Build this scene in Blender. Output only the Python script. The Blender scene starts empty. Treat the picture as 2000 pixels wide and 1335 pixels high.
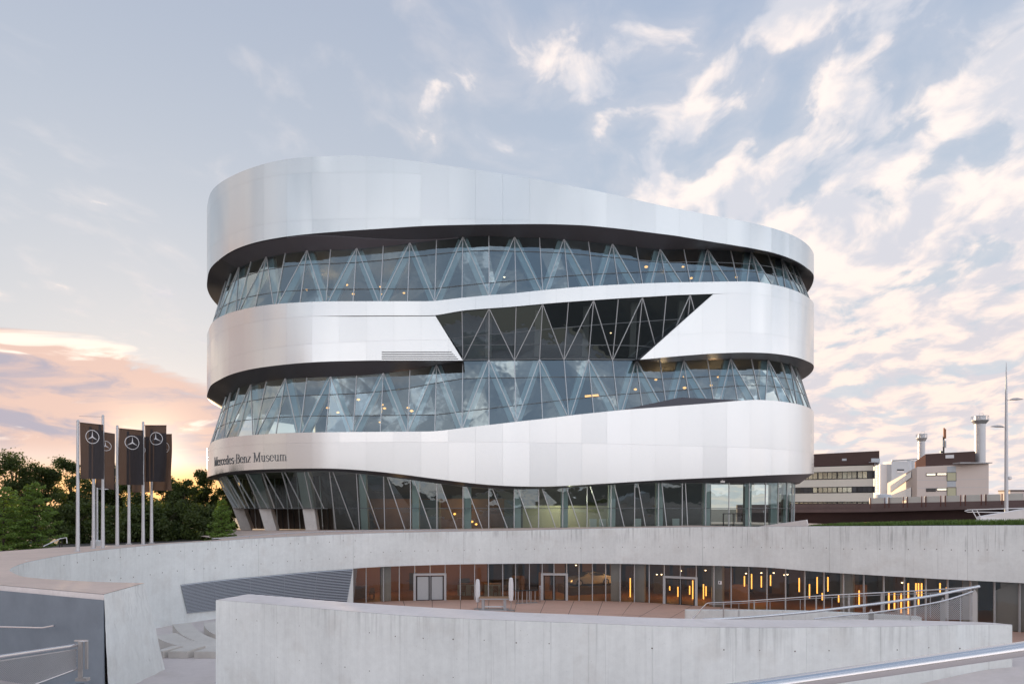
import bpy, bmesh, math, random
import numpy as np
from mathutils import Vector, Matrix
R = math.radians
random.seed(7); rng = np.random.default_rng(7)
SC = bpy.context.scene
COL = SC.collection
FPX = 1333.0                    # focal length expressed in photo pixels (24 mm on a 36 mm sensor)
HZ = 992.0                      # row of the horizon in the photograph; the eye is at z = 0

# ------------------------------------------------------------------ camera
cam_d = bpy.data.cameras.new('camera'); cam = bpy.data.objects.new('camera', cam_d); COL.objects.link(cam)
cam.location = (0, 0, 0); cam.rotation_euler = (R(90), 0, 0)
cam_d.sensor_width = 36; cam_d.lens = 36*FPX/2000; cam_d.shift_y = (HZ-667.5)/2000
cam_d.clip_start = 0.1; cam_d.clip_end = 6000
SC.camera = cam
# ------------------------------------------------------------------ sun
SUN_AZ, SUN_EL = R(-28.0), R(4.0)
SUN = Vector((math.sin(SUN_AZ)*math.cos(SUN_EL), math.cos(SUN_AZ)*math.cos(SUN_EL), math.sin(SUN_EL)))
sd = bpy.data.lights.new('sun', 'SUN'); sd.energy = 3.2; sd.angle = R(0.6); sd.color = (1.0, 0.72, 0.45)
so = bpy.data.objects.new('sun', sd); COL.objects.link(so); so.rotation_euler = SUN.to_track_quat('Z', 'Y').to_euler()
# ------------------------------------------------------------------ exposure
SC.view_settings.view_transform = 'Standard'; SC.view_settings.look = 'None'
SC.view_settings.exposure = 0.76; SC.view_settings.gamma = 1.0
SC.view_settings.use_curve_mapping = False
SC.cycles.max_bounces = 10; SC.cycles.transparent_max_bounces = 24; SC.cycles.glossy_bounces = 5
SC.cycles.caustics_reflective = False; SC.cycles.caustics_refractive = False
SC.cycles.sample_clamp_indirect = 6.0

# ------------------------------------------------------------------ node helpers
class NT:
    def __init__(s, tree): s.t = tree; s.n = tree.nodes; s.l = tree.links
    def put(s, sock, v):
        if isinstance(v, bpy.types.NodeSocket): s.l.new(v, sock)
        elif v is not None:
            if hasattr(sock.default_value, '__len__'):
                v = tuple(v) if hasattr(v, '__len__') else (v,)*len(sock.default_value)
                if len(v) == 3 and len(sock.default_value) == 4: v = v+(1,)
            sock.default_value = v
    def math(s, op, a, b=None, c=None, clamp=False):
        n = s.n.new('ShaderNodeMath'); n.operation = op; n.use_clamp = clamp
        for i, v in enumerate((a, b, c)): s.put(n.inputs[i], v) if v is not None else None
        return n.outputs[0]
    def vmath(s, op, a, b=None):
        n = s.n.new('ShaderNodeVectorMath'); n.operation = op
        s.put(n.inputs[0], a)
        if b is not None: s.put(n.inputs[1], b)
        return n.outputs['Value'] if op in ('DOT_PRODUCT', 'LENGTH') else n.outputs[0]
    def sstep(s, v, a, b, lo=0.0, hi=1.0):
        n = s.n.new('ShaderNodeMapRange'); n.interpolation_type = 'SMOOTHSTEP'
        for i, x in enumerate((v, a, b, lo, hi)): s.put(n.inputs[i], x)
        return n.outputs[0]
    def mix(s, f, a, b, mode='MIX'):
        n = s.n.new('ShaderNodeMix'); n.data_type = 'RGBA'; n.blend_type = mode
        s.put(n.inputs[0], f); s.put(n.inputs[6], a); s.put(n.inputs[7], b); return n.outputs[2]
    def noise(s, vec, scale, detail=6, rough=.55, dist=0.0, lac=2.0):
        n = s.n.new('ShaderNodeTexNoise'); s.put(n.inputs['Vector'], vec); n.inputs['Scale'].default_value = scale
        n.inputs['Detail'].default_value = detail; n.inputs['Roughness'].default_value = rough
        n.inputs['Distortion'].default_value = dist; n.inputs['Lacunarity'].default_value = lac
        return n.outputs[0]
    def comb(s, x, y, z):
        n = s.n.new('ShaderNodeCombineXYZ'); s.put(n.inputs[0], x); s.put(n.inputs[1], y); s.put(n.inputs[2], z); return n.outputs[0]
    def sep(s, v):
        n = s.n.new('ShaderNodeSeparateXYZ'); s.put(n.inputs[0], v); return n.outputs
    def ramp(s, f, stops):
        n = s.n.new('ShaderNodeValToRGB'); s.put(n.inputs[0], f); e = n.color_ramp.elements
        while len(e) > 1: e.remove(e[-1])
        for i, (p, c) in enumerate(stops):
            q = e[0] if i == 0 else e.new(p); q.position = p; q.color = tuple(c)+(1,)
        return n.outputs[0]

# ------------------------------------------------------------------ world: evening sky with clouds
W = bpy.data.worlds.new('World'); SC.world = W; W.use_nodes = True
nt = NT(W.node_tree); nt.n.clear()
tc = nt.n.new('ShaderNodeTexCoord')
d = nt.vmath('NORMALIZE', tc.outputs['Generated'])
dx, dy, dz = nt.sep(d)
zc = nt.math('MAXIMUM', dz, 0.0)
hl = nt.math('SQRT', nt.math('ADD', nt.math('MULTIPLY', dx, dx), nt.math('ADD', nt.math('MULTIPLY', dy, dy), 1e-5)))
sa = nt.math('DIVIDE', dx, hl)                                 # sine of the azimuth: right is positive
sky = nt.n.new('ShaderNodeTexSky'); sky.sky_type = 'NISHITA'; sky.sun_disc = False
sky.sun_elevation = SUN_EL; sky.sun_rotation = SUN_AZ; sky.air_density = 1.0; sky.dust_density = 1.5; sky.ozone_density = 1.5
base = nt.ramp(zc, [(0.0, (.53, .48, .465)), (.09, (.45, .44, .445)), (.2, (.375, .395, .42)), (.36, (.33, .36, .405)), (.58, (.265, .30, .37)), (1.0, (.205, .26, .35))])
# the half of the sky away from the sunset is a little bluer
away = nt.sstep(sa, -0.30, 0.30)
base = nt.mix(nt.math('MULTIPLY', away, .55), base, nt.mix(1.0, base, (.88, .97, 1.06), 'MULTIPLY'))
base = nt.mix(1.0, base, nt.mix(1.0, sky.outputs[0], (.0025, .0025, .0025), 'MULTIPLY'), 'ADD')
sdot = nt.math('MAXIMUM', nt.vmath('DOT_PRODUCT', d, tuple(SUN)), 0.0)
glow = nt.math('POWER', sdot, 30.0)
glow2 = nt.math('POWER', sdot, 900.0)
base = nt.mix(1.0, base, nt.mix(glow, (0, 0, 0), (.10, .06, .03)), 'ADD')
# broken altocumulus on a flat layer; cover grows away from the sunset
dn = nt.math('ADD', zc, .16)
px_ = nt.math('DIVIDE', dx, dn); py_ = nt.math('DIVIDE', dy, dn)
pl = nt.comb(nt.math('ADD', px_, nt.math('MULTIPLY', py_, -.12)), nt.math('MULTIPLY', py_, .72), 8.3)
wv = nt.noise(pl, 2.2, 3, .5)
wv2 = nt.noise(nt.vmath('ADD', pl, (5.2, 1.3, 2.0)), 2.2, 3, .5)
plw = nt.vmath('ADD', pl, nt.comb(nt.math('MULTIPLY', wv, .30), nt.math('MULTIPLY', wv2, .30), 0.0))
n1 = nt.noise(plw, 7.6, 9, .53)
n2 = nt.noise(plw, 3.4, 2, .5)
nn = nt.math('ADD', nt.math('MULTIPLY', n1, .66), nt.math('MULTIPLY', n2, .34))
ch = nt.math('DIVIDE', nt.math('ADD', nt.math('MULTIPLY', dx, math.sin(SUN_AZ)), nt.math('MULTIPLY', dy, math.cos(SUN_AZ))), hl)   # 1 towards the sunset, -1 opposite
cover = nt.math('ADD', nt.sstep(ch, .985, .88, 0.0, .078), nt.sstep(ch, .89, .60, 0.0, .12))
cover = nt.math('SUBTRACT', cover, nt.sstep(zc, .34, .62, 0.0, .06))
cover = nt.math('SUBTRACT', cover, nt.math('MULTIPLY', nt.sstep(ch, .35, -.1, 0.0, .085), nt.sstep(zc, .14, .36)))  # unseen clouds thinned high up so the upper band reflects darker sky
th = nt.math('SUBTRACT', .588, cover)
ex = nt.math('SUBTRACT', nn, th)
den = nt.sstep(ex, -.015, .10)
soft = nt.sstep(ex, -.10, .06)
den = nt.math('MAXIMUM', den, nt.math('MULTIPLY', soft, .22))
den = nt.math('MULTIPLY', den, nt.sstep(zc, .0, .12, .62, 1.0))
n3 = nt.noise(nt.vmath('ADD', plw, (.05, -.06, .4)), 7.5, 7, .55)
lit = nt.sstep(n3, .38, .60)
cwarm = nt.mix(nt.sstep(zc, .05, .42), (.80, .63, .545), (.77, .68, .635))
ccool = nt.mix(nt.sstep(zc, .05, .42), (.52, .48, .50), (.50, .505, .55))
ccol = nt.mix(lit, ccool, cwarm)
front = nt.sstep(nt.vmath('DOT_PRODUCT', d, tuple(SUN)), .35, -.75, .86, 1.95)      # sunlit-side clouds brighter; out-of-view ones boosted to light the facade
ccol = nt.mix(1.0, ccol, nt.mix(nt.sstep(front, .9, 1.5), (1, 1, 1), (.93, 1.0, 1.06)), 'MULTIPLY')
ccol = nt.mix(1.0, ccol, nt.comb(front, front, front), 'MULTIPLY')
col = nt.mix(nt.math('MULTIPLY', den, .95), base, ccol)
# low stratus bank round the sunset
sv = nt.comb(nt.math('MULTIPLY', sa, 3.0), nt.math('MULTIPLY', zc, 10.0), 2.6)
sw = nt.noise(sv, 1.6, 3, .5)
sv = nt.vmath('ADD', sv, nt.comb(nt.math('MULTIPLY', sw, .9), nt.math('MULTIPLY', sw, .5), 0.0))
s1 = nt.noise(sv, 2.1, 9, .56)
s2 = nt.noise(nt.vmath('ADD', sv, (4.1, 7.7, 0)), 2.8, 8, .58)
top = nt.math('ADD', nt.math('MULTIPLY', sa, -.28), nt.math('ADD', .050, nt.math('MULTIPLY', nt.math('SUBTRACT', s2, .5), .16)))
lowm = nt.math('MULTIPLY', nt.sstep(nt.math('SUBTRACT', top, zc), -.008, .022), nt.sstep(sa, -.28, -.38))
bank = nt.mix(nt.sstep(s2, .38, .58), (.30, .275, .32), (.53, .37, .31))
gap = nt.sstep(s1, .535, .61)
gap = nt.math('MAXIMUM', gap, nt.sstep(zc, .085, .05, 0.0, .55))
bank = nt.mix(gap, bank, nt.mix(nt.sstep(zc, .03, .10), (.70, .56, .48), (.74, .62, .53)))
col = nt.mix(nt.math('MULTIPLY', lowm, .95), col, bank)
glow3 = nt.math('MULTIPLY', nt.math('POWER', sdot, 50.0), nt.sstep(dz, .066, .03, 0.0, .9))
col = nt.mix(glow3, col, (1.0, .47, .11))
col = nt.mix(1.0, col, nt.mix(glow2, (0, 0, 0), (.5, .36, .2)), 'ADD')
below = nt.sstep(dz, -.02, 0.0)
col = nt.mix(below, (.20, .18, .16), col)
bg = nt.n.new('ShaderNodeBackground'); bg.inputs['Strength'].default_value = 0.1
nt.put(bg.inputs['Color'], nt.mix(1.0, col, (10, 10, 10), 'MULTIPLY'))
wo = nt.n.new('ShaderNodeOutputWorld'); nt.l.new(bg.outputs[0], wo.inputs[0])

# ------------------------------------------------------------------ materials
MATS = {}
def material(name):
    m = bpy.data.materials.new(name); m.use_nodes = True; t = NT(m.node_tree); MATS[name] = m
    return m, t, t.n['Principled BSDF']
def simple(name, colr, rough=.6, metal=0.0, var=.06, scale=3.0, bump=0.0, emit=None, es=0.0, rnd=0.0, spec=.5):
    m, t, b = material(name)
    co = t.n.new('ShaderNodeTexCoord').outputs['Object']
    n = t.noise(co, scale, 5, .6)
    f = t.math('ADD', 1.0-var, t.math('MULTIPLY', n, 2*var))
    if rnd:
        oi = t.n.new('ShaderNodeObjectInfo').outputs['Random']
        f = t.math('MULTIPLY', f, t.math('ADD', 1.0-rnd, t.math('MULTIPLY', oi, 2*rnd)))
    t.put(b.inputs['Base Color'], t.mix(1.0, colr, t.comb(f, f, f), 'MULTIPLY'))
    b.inputs['Roughness'].default_value = rough; b.inputs['Metallic'].default_value = metal
    b.inputs['Specular IOR Level'].default_value = spec
    if bump:
        bn = t.n.new('ShaderNodeBump'); bn.inputs['Strength'].default_value = bump; bn.inputs['Distance'].default_value = .02
        t.put(bn.inputs['Height'], t.noise(co, scale*6, 6, .65)); t.l.new(bn.outputs[0], b.inputs['Normal'])
    if emit: t.put(b.inputs['Emission Color'], emit); b.inputs['Emission Strength'].default_value = es
    return m
def concrete(name, colr, streak=.5, stain=None, scale=1.0):
    m, t, b = material(name)
    co = t.n.new('ShaderNodeTexCoord').outputs['Object']
    n1 = t.noise(co, .35*scale, 4, .6)
    n2 = t.noise(t.vmath('MULTIPLY', co, (2.6, 2.6, .16)), 1.5*scale, 7, .62)
    n3 = t.noise(co, 5*scale, 8, .7)
    n4 = t.noise(co, 22*scale, 3, .5)
    n5 = t.noise(t.vmath('MULTIPLY', co, (6.0, 6.0, .10)), 1.2*scale, 5, .6)
    f = t.math('ADD', .74, t.math('MULTIPLY', n1, .34))
    f = t.math('ADD', f, t.math('MULTIPLY', t.math('SUBTRACT', n2, .5), .36*streak))
    f = t.math('ADD', f, t.math('MULTIPLY', t.math('SUBTRACT', n3, .5), .22))
    dark = t.sstep(n5, .60, .78)
    f = t.math('MULTIPLY', f, t.math('SUBTRACT', 1.0, t.math('MULTIPLY', dark, .36*streak)))
    pit = t.sstep(n4, .70, .78)
    f = t.math('MULTIPLY', f, t.math('SUBTRACT', 1.0, t.math('MULTIPLY', pit, .35)))
    if stain:                                            # rain drips running down from the coping
        zt_, zl, amt = stain
        n6 = t.noise(t.vmath('MULTIPLY', co, (7.0, 7.0, .22)), 1.0, 6, .65); n7 = t.noise(co, .5, 3, .6)
        dr_ = t.math('MULTIPLY', t.sstep(n6, .47, .66), t.math('MULTIPLY', t.sstep(t.sep(co)[2], zl, zt_), t.sstep(n7, .36, .60)))
        f = t.math('MULTIPLY', f, t.math('SUBTRACT', 1.0, t.math('MULTIPLY', dr_, amt)))
    c = t.mix(1.0, colr, t.comb(f, f, f), 'MULTIPLY')
    warm = t.sstep(t.noise(co, .8*scale, 4, .6), .50, .72)
    c = t.mix(t.math('MULTIPLY', warm, .16), c, (.42, .36, .30))
    t.put(b.inputs['Base Color'], c)
    b.inputs['Roughness'].default_value = .82; b.inputs['Specular IOR Level'].default_value = .35
    bn = t.n.new('ShaderNodeBump'); bn.inputs['Strength'].default_value = .35; bn.inputs['Distance'].default_value = .02
    t.put(bn.inputs['Height'], t.math('ADD', n3, t.math('MULTIPLY', pit, -1.0))); t.l.new(bn.outputs[0], b.inputs['Normal'])
    return m
def tilt(t, amt):
    """each sheet hangs a hair out of true"""
    wn = t.n.new('ShaderNodeTexWhiteNoise'); wn.noise_dimensions = '1D'; t.l.new(t.n.new('ShaderNodeObjectInfo').outputs['Random'], wn.inputs['W'])
    o = t.vmath('MULTIPLY', t.vmath('SUBTRACT', wn.outputs['Color'], (.5, .5, .5)), (amt, amt, amt))
    return t.vmath('NORMALIZE', t.vmath('ADD', t.n.new('ShaderNodeNewGeometry').outputs['Normal'], o))
def glass(name, tint, refl, rough=.015):
    m, t, b = material(name); t.n.remove(b)
    out = t.n['Material Output']
    tr = t.n.new('ShaderNodeBsdfTransparent'); tr.inputs[0].default_value = tuple(tint)+(1,)
    gl = t.n.new('ShaderNodeBsdfGlossy'); gl.inputs['Roughness'].default_value = rough; gl.inputs['Color'].default_value = (.78, .94, .99, 1)
    co = t.n.new('ShaderNodeTexCoord').outputs['Object']
    bn = t.n.new('ShaderNodeBump'); bn.inputs['Strength'].default_value = .05; bn.inputs['Distance'].default_value = .3
    t.put(bn.inputs['Height'], t.noise(co, .5, 2, .5)); t.l.new(tilt(t, .03), bn.inputs['Normal']); t.l.new(bn.outputs[0], gl.inputs['Normal'])
    fr = t.n.new('ShaderNodeFresnel'); fr.inputs[0].default_value = 1.5
    fac = t.math('ADD', refl, t.math('MULTIPLY', fr.outputs[0], .85), clamp=True)
    mx = t.n.new('ShaderNodeMixShader'); t.put(mx.inputs[0], fac); t.l.new(tr.outputs[0], mx.inputs[1]); t.l.new(gl.outputs[0], mx.inputs[2])
    t.l.new(mx.outputs[0], out.inputs[0]); return m
def emitter(name, c, s):
    m, t, b = material(name); t.n.remove(b)
    e = t.n.new('ShaderNodeEmission'); e.inputs[0].default_value = tuple(c)+(1,); e.inputs[1].default_value = s
    t.l.new(e.outputs[0], t.n['Material Output'].inputs[0]); return m
def leaf(name, c, tr=.35):
    m, t, b = material(name)
    co = t.n.new('ShaderNodeTexCoord').outputs['Object']
    n = t.noise(co, .9, 4, .6); n2 = t.noise(co, 7.0, 2, .5)
    f = t.math('ADD', .45, t.math('ADD', t.math('MULTIPLY', n, .7), t.math('MULTIPLY', n2, .5)))
    cc = t.mix(1.0, c, t.comb(f, f, t.math('MULTIPLY', f, .9)), 'MULTIPLY')
    t.put(b.inputs['Base Color'], cc); b.inputs['Roughness'].default_value = .55
    tl = t.n.new('ShaderNodeBsdfTranslucent'); t.put(tl.inputs[0], t.mix(1.0, cc, (1.5, 1.35, .6), 'MULTIPLY'))
    mx = t.n.new('ShaderNodeMixShader'); mx.inputs[0].default_value = tr
    t.l.new(b.outputs[0], mx.inputs[1]); t.l.new(tl.outputs[0], mx.inputs[2]); t.l.new(mx.outputs[0], t.n['Material Output'].inputs[0])
    return m

def cladding(name, colr, rough, metal):
    m, t, b = material(name)
    oi = t.n.new('ShaderNodeObjectInfo').outputs['Random']
    co = t.n.new('ShaderNodeTexCoord').outputs['Object']
    n = t.noise(t.vmath('MULTIPLY', co, (1, 1, .35)), .45, 5, .6)
    f = t.math('ADD', .955, t.math('ADD', t.math('MULTIPLY', oi, .022), t.math('MULTIPLY', n, .03)))
    t.put(b.inputs['Base Color'], t.mix(1.0, colr, t.comb(f, f, f), 'MULTIPLY'))
    t.put(b.inputs['Roughness'], t.math('ADD', rough, t.math('MULTIPLY', t.math('SUBTRACT', oi, .5), .08)))
    b.inputs['Metallic'].default_value = metal
    t.l.new(tilt(t, .009), b.inputs['Normal'])
    return m
cladding('cladding', (.60, .64, .66), .22, .90)
simple('cladding_back', (.58, .58, .59), .8)
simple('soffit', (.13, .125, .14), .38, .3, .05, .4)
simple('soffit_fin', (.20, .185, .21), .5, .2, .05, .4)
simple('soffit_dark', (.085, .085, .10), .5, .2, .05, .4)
simple('mullion', (.52, .55, .57), .4, .5, .03)
simple('transom', (.10, .115, .125), .4, .4, .03)
simple('column', (.72, .78, .79), .7, 0, .06, 1.5)
simple('interior_floor', (.13, .12, .11), .5, 0, .1, .4)
simple('interior_ceiling', (.20, .20, .20), .7, 0, .08, .5)
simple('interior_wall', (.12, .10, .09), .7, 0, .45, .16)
simple('panel_umber', (.16, .085, .05), .5, 0, .3, .5)
simple('panel_ochre', (.34, .19, .08), .5, 0, .3, .5)
simple('panel_slate', (.09, .085, .085), .4, 0, .3, .5)
simple('interior_warm', (.34, .17, .075), .6, 0, .3, .3)
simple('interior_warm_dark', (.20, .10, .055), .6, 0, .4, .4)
simple('interior_beige', (.52, .49, .38), .7, 0, .1, .5)
simple('roof', (.4, .4, .4), .8)
glass('glass_band', (.60, .76, .80), .25)
glass('glass_dark', (.42, .44, .43), .14)
glass('glass_ground', (.60, .72, .70), .10)
glass('glass_yard', (.66, .63, .58), .05)
emitter('lamp_warm', (1.0, .42, .10), 1.7)
emitter('lamp_tube', (1.0, .43, .085), 2.1)
emitter('lamp_spot', (1.0, .72, .42), 4.0)
concrete('concrete', (.84, .875, .862), .62, (-3.2, -4.5, .22))
concrete('concrete_far', (.82, .86, .85), .5, (-2.0, -3.4, .34), scale=.8)
concrete('concrete_column', (.78, .79, .79), .6)
concrete('paving_pink', (.74, .59, .51), .1, scale=.8)
concrete('paving_red', (.66, .42, .33), .1, scale=.7)
concrete('paving_floor', (.74, .67, .65), .1, scale=.8)
concrete('coping', (.86, .80, .78), .1, scale=1.2)
concrete('seat_concrete', (.72, .68, .63), .3)
simple('painted_grey', (.20, .235, .275), .6, 0, .28, .9, .2)
simple('stainless', (.66, .66, .68), .22, 1.0, .03, 2)
simple('steel_satin', (.50, .50, .51), .38, .9, .04, 3)
simple('steel_plate', (.42, .40, .39), .5, .6, .06, 3)
simple('louvre', (.52, .55, .60), .5, .4, .03, 2)
simple('dark_gap', (.03, .03, .035), .9)
simple('joint_dark', (.14, .12, .11), .9)
simple('letter', (.17, .18, .19), .4, .5)
simple('pole', (.55, .57, .60), .42, .6, .04, 1)
simple('emblem', (.74, .74, .76), .5)
simple('frame_grey', (.48, .49, .50), .45, .3)
simple('frame_black', (.02, .02, .022), .4)
simple('shutter', (.46, .48, .49), .5, .2, .2, 30)
simple('white_fabric', (.78, .78, .79), .9, 0, .06, 6)
simple('wood', (.30, .17, .09), .6, 0, .3, 8)
simple('table_grey', (.40, .40, .41), .6)
simple('white_paint', (.80, .80, .81), .5, 0, .04, .6)
simple('bark', (.06, .045, .035), .9, 0, .3, 8, .5)
simple('soil', (.10, .085, .06), .95, 0, .3, 1, .3)
simple('asphalt', (.075, .07, .065), .9, 0, .3, .3, .2)
simple('lawn', (.075, .12, .03), .9, 0, .4, .3, .3)
leaf('leaf_dark', (.065, .095, .03), .42)
leaf('leaf_light', (.15, .24, .06), .35)
leaf('grass', (.10, .17, .045), .3)
simple('cream_wall', (.88, .82, .72), .8, 0, .05, .3)
simple('pink_wall', (.86, .74, .67), .8, 0, .05, .3)
simple('brown_metal', (.085, .048, .042), .6, .1, .12, .6)
simple('rust_wall', (.40, .17, .09), .7, 0, .1, .5)
simple('window_bright', (.95, .90, .72), .12, .85, .1, .9, rnd=.15)
simple('window_dark', (.07, .07, .075), .15, 0, .2, .6, rnd=.3)
simple('window_yellow', (.62, .60, .40), .2)
simple('panel_grey', (.62, .66, .70), .6)
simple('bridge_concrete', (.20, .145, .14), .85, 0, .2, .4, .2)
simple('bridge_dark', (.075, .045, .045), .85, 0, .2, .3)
simple('barrier', (.80, .80, .75), .4, 0, .06, .2)
simple('rust_post', (.16, .065, .05), .8)
simple('car_paint', (.42, .41, .40), .25, .7, .02)
simple('tyre', (.02, .02, .02), .8)
simple('amber', (.6, .3, .05), .4)
def flagmat():
    m, t, b = material('flag_cloth')
    b.inputs['Base Color'].default_value = (.036, .036, .044, 1); b.inputs['Roughness'].default_value = .75
    tl = t.n.new('ShaderNodeBsdfTranslucent'); tl.inputs[0].default_value = (.095, .066, .048, 1)
    mx = t.n.new('ShaderNodeMixShader'); mx.inputs[0].default_value = .33
    t.l.new(b.outputs[0], mx.inputs[1]); t.l.new(tl.outputs[0], mx.inputs[2]); t.l.new(mx.outputs[0], t.n['Material Output'].inputs[0])
flagmat()

# ------------------------------------------------------------------ mesh helpers
def tagp(o, label=None, cat=None, group=None, kind=None):
    if label: o['label'] = label
    if cat: o['category'] = cat
    if group: o['group'] = group
    if kind: o['kind'] = kind
    return o
def thing(name, label, cat, loc=(0, 0, 0), group=None):
    o = bpy.data.objects.new(name, None); COL.objects.link(o); o.location = loc; o.empty_display_size = .2
    return tagp(o, label, cat, group)
def adopt(o, parent):
    if parent is not None:
        o.parent = parent; o.matrix_parent_inverse = Matrix.Translation(-Vector(parent.location))
    return o
def obj(name, V, Fc, mat, parent=None, smooth=None, sharp=None):
    me = bpy.data.meshes.new(name); me.from_pydata([tuple(map(float, v)) for v in V], [], [tuple(f) for f in Fc]); me.materials.append(MATS[mat])
    if smooth: me.polygons.foreach_set('use_smooth', [True]*len(me.polygons))
    me.update(); me.validate()
    if smooth and sharp: me.set_sharp_from_angle(angle=R(sharp))
    o = bpy.data.objects.new(name, me); COL.objects.link(o)
    return adopt(o, parent)
class MB:
    def __init__(s): s.v = []; s.f = []
    def add(s, V, Fc):
        k = len(s.v); s.v += [tuple(v) for v in V]; s.f += [tuple(i+k for i in f) for f in Fc]; return s
    def box(s, c, sz, rz=0.0):
        x, y, z = sz[0]/2, sz[1]/2, sz[2]/2; ca, sa_ = math.cos(rz), math.sin(rz); V = []
        for dz_ in (-z, z):
            for a, b in ((-x, -y), (x, -y), (x, y), (-x, y)):
                V.append((c[0]+a*ca-b*sa_, c[1]+a*sa_+b*ca, c[2]+dz_))
        return s.add(V, BOXF)
    def beam(s, p, q, w, h, up=(0, 0, 1)):
        p, q = Vector(p), Vector(q); t = (q-p).normalized(); u = Vector(up)
        a = t.cross(u); a = a.normalized() if a.length > 1e-4 else Vector((1, 0, 0)); b = a.cross(t).normalized()
        V = []
        for e in (p, q):
            for i, j in ((-1, -1), (1, -1), (1, 1), (-1, 1)): V.append(e+a*(i*w/2)+b*(j*h/2))
        return s.add(V, BOXF)
    def tube(s, pts, r, n=10, cap=True):
        P = [Vector(p) for p in pts]; k = len(P); rr = r if hasattr(r, '__len__') else [r]*k; V = []; Fc = []
        for i in range(k):
            t = (P[min(i+1, k-1)]-P[max(i-1, 0)]).normalized(); u = Vector((0, 0, 1)) if abs(t.z) < .95 else Vector((0, 1, 0))
            a = t.cross(u).normalized(); b = a.cross(t)
            for j in range(n):
                an = 2*math.pi*j/n; V.append(P[i]+(a*math.cos(an)+b*math.sin(an))*rr[i])
        for i in range(k-1):
            for j in range(n):
                Fc.append((i*n+j, i*n+(j+1) % n, (i+1)*n+(j+1) % n, (i+1)*n+j))
        if cap: Fc += [tuple(range(n-1, -1, -1)), tuple(range((k-1)*n, k*n))]
        return s.add(V, Fc)
    def lathe(s, c, prof, n=20):
        V = []; Fc = []; k = len(prof)
        for r, z in prof:
            for j in range(n):
                an = 2*math.pi*j/n; V.append((c[0]+r*math.cos(an), c[1]+r*math.sin(an), c[2]+z))
        for i in range(k-1):
            for j in range(n): Fc.append((i*n+j, i*n+(j+1) % n, (i+1)*n+(j+1) % n, (i+1)*n+j))
        Fc += [tuple(range(n-1, -1, -1)), tuple(range((k-1)*n, k*n))]
        return s.add(V, Fc)
    def prism(s, poly, z0, z1):
        n = len(poly); V = [(p[0], p[1], z0) for p in poly]+[(p[0], p[1], z1) for p in poly]
        Fc = [(i, (i+1) % n, n+(i+1) % n, n+i) for i in range(n)]+[tuple(range(n-1, -1, -1)), tuple(range(n, 2*n))]
        return s.add(V, Fc)
    def out(s, name, mat, parent=None, smooth=False, sharp=35): return obj(name, s.v, s.f, mat, parent, smooth, sharp)
BOXF = [(3, 2, 1, 0), (4, 5, 6, 7), (0, 1, 5, 4), (1, 2, 6, 5), (2, 3, 7, 6), (3, 0, 4, 7)]
def at(px, py, dist): return Vector(((px-1000)*dist/FPX, dist, (HZ-py)*dist/FPX))
def atz(px, py, z): dist = z*FPX/(HZ-py); return Vector(((px-1000)*dist/FPX, dist, z))

class Curve:
    """a plan curve sampled by arc length; hit() finds the arc length a sight line meets"""
    def __init__(s, XY, side, lo=None, hi=None):
        XY = np.array(XY, float); L = np.r_[0, np.cumsum(np.hypot(*np.diff(XY, axis=0).T))]
        s.L = L[-1]; s.S = np.arange(0, s.L, .1)
        s.X = np.interp(s.S, L, XY[:, 0]); s.Y = np.interp(s.S, L, XY[:, 1])
        k = np.hanning(25); k /= k.sum()
        tx = np.gradient(s.X); ty = np.gradient(s.Y)
        tx = np.convolve(np.pad(tx, 12, 'edge'), k, 'valid'); ty = np.convolve(np.pad(ty, 12, 'edge'), k, 'valid')
        h = np.hypot(tx, ty); s.TX, s.TY = tx/h, ty/h
        s.NX, s.NY = (s.TY, -s.TX) if side > 0 else (-s.TY, s.TX)
        s.lo, s.hi = (lo if lo is not None else 0), (hi if hi is not None else s.L)
    def pos(s, q, r=0.0):
        i = lambda A: np.interp(q, s.S, A)
        return i(s.X)-i(s.NX)*r, i(s.Y)-i(s.NY)*r
    def p3(s, q, r, z):
        x, y = s.pos(q, r); return Vector((float(x), float(y), float(z)))
    def hit(s, px, r=0.0):
        m = (s.S >= s.lo) & (s.S <= s.hi); q = s.S[m]; x, y = s.pos(q, r); u = x/y
        a, b = int(np.argmin(u)), int(np.argmax(u)); return float(np.interp((px-1000)/FPX, u[a:b+1], q[a:b+1]))
    def edge(s, trace, r=0.0, sig=.9):
        qs, zs = [], []
        for px, py in trace:
            q = s.hit(px, r); y = float(s.pos(q, r)[1]); qs.append(q); zs.append((HZ-py)*y/FPX)
        o = np.argsort(qs); qs = np.array(qs)[o]; zs = np.array(zs)[o]
        g = np.arange(s.S[0], s.L, .2); z = np.interp(g, qs, zs)
        n = int(3*sig/.2); k = np.exp(-.5*(np.arange(-n, n+1)*.2/sig)**2); k /= k.sum()
        z = np.convolve(np.pad(z, n, 'edge'), k, 'valid')
        return lambda q: np.interp(q, g, z)

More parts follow.
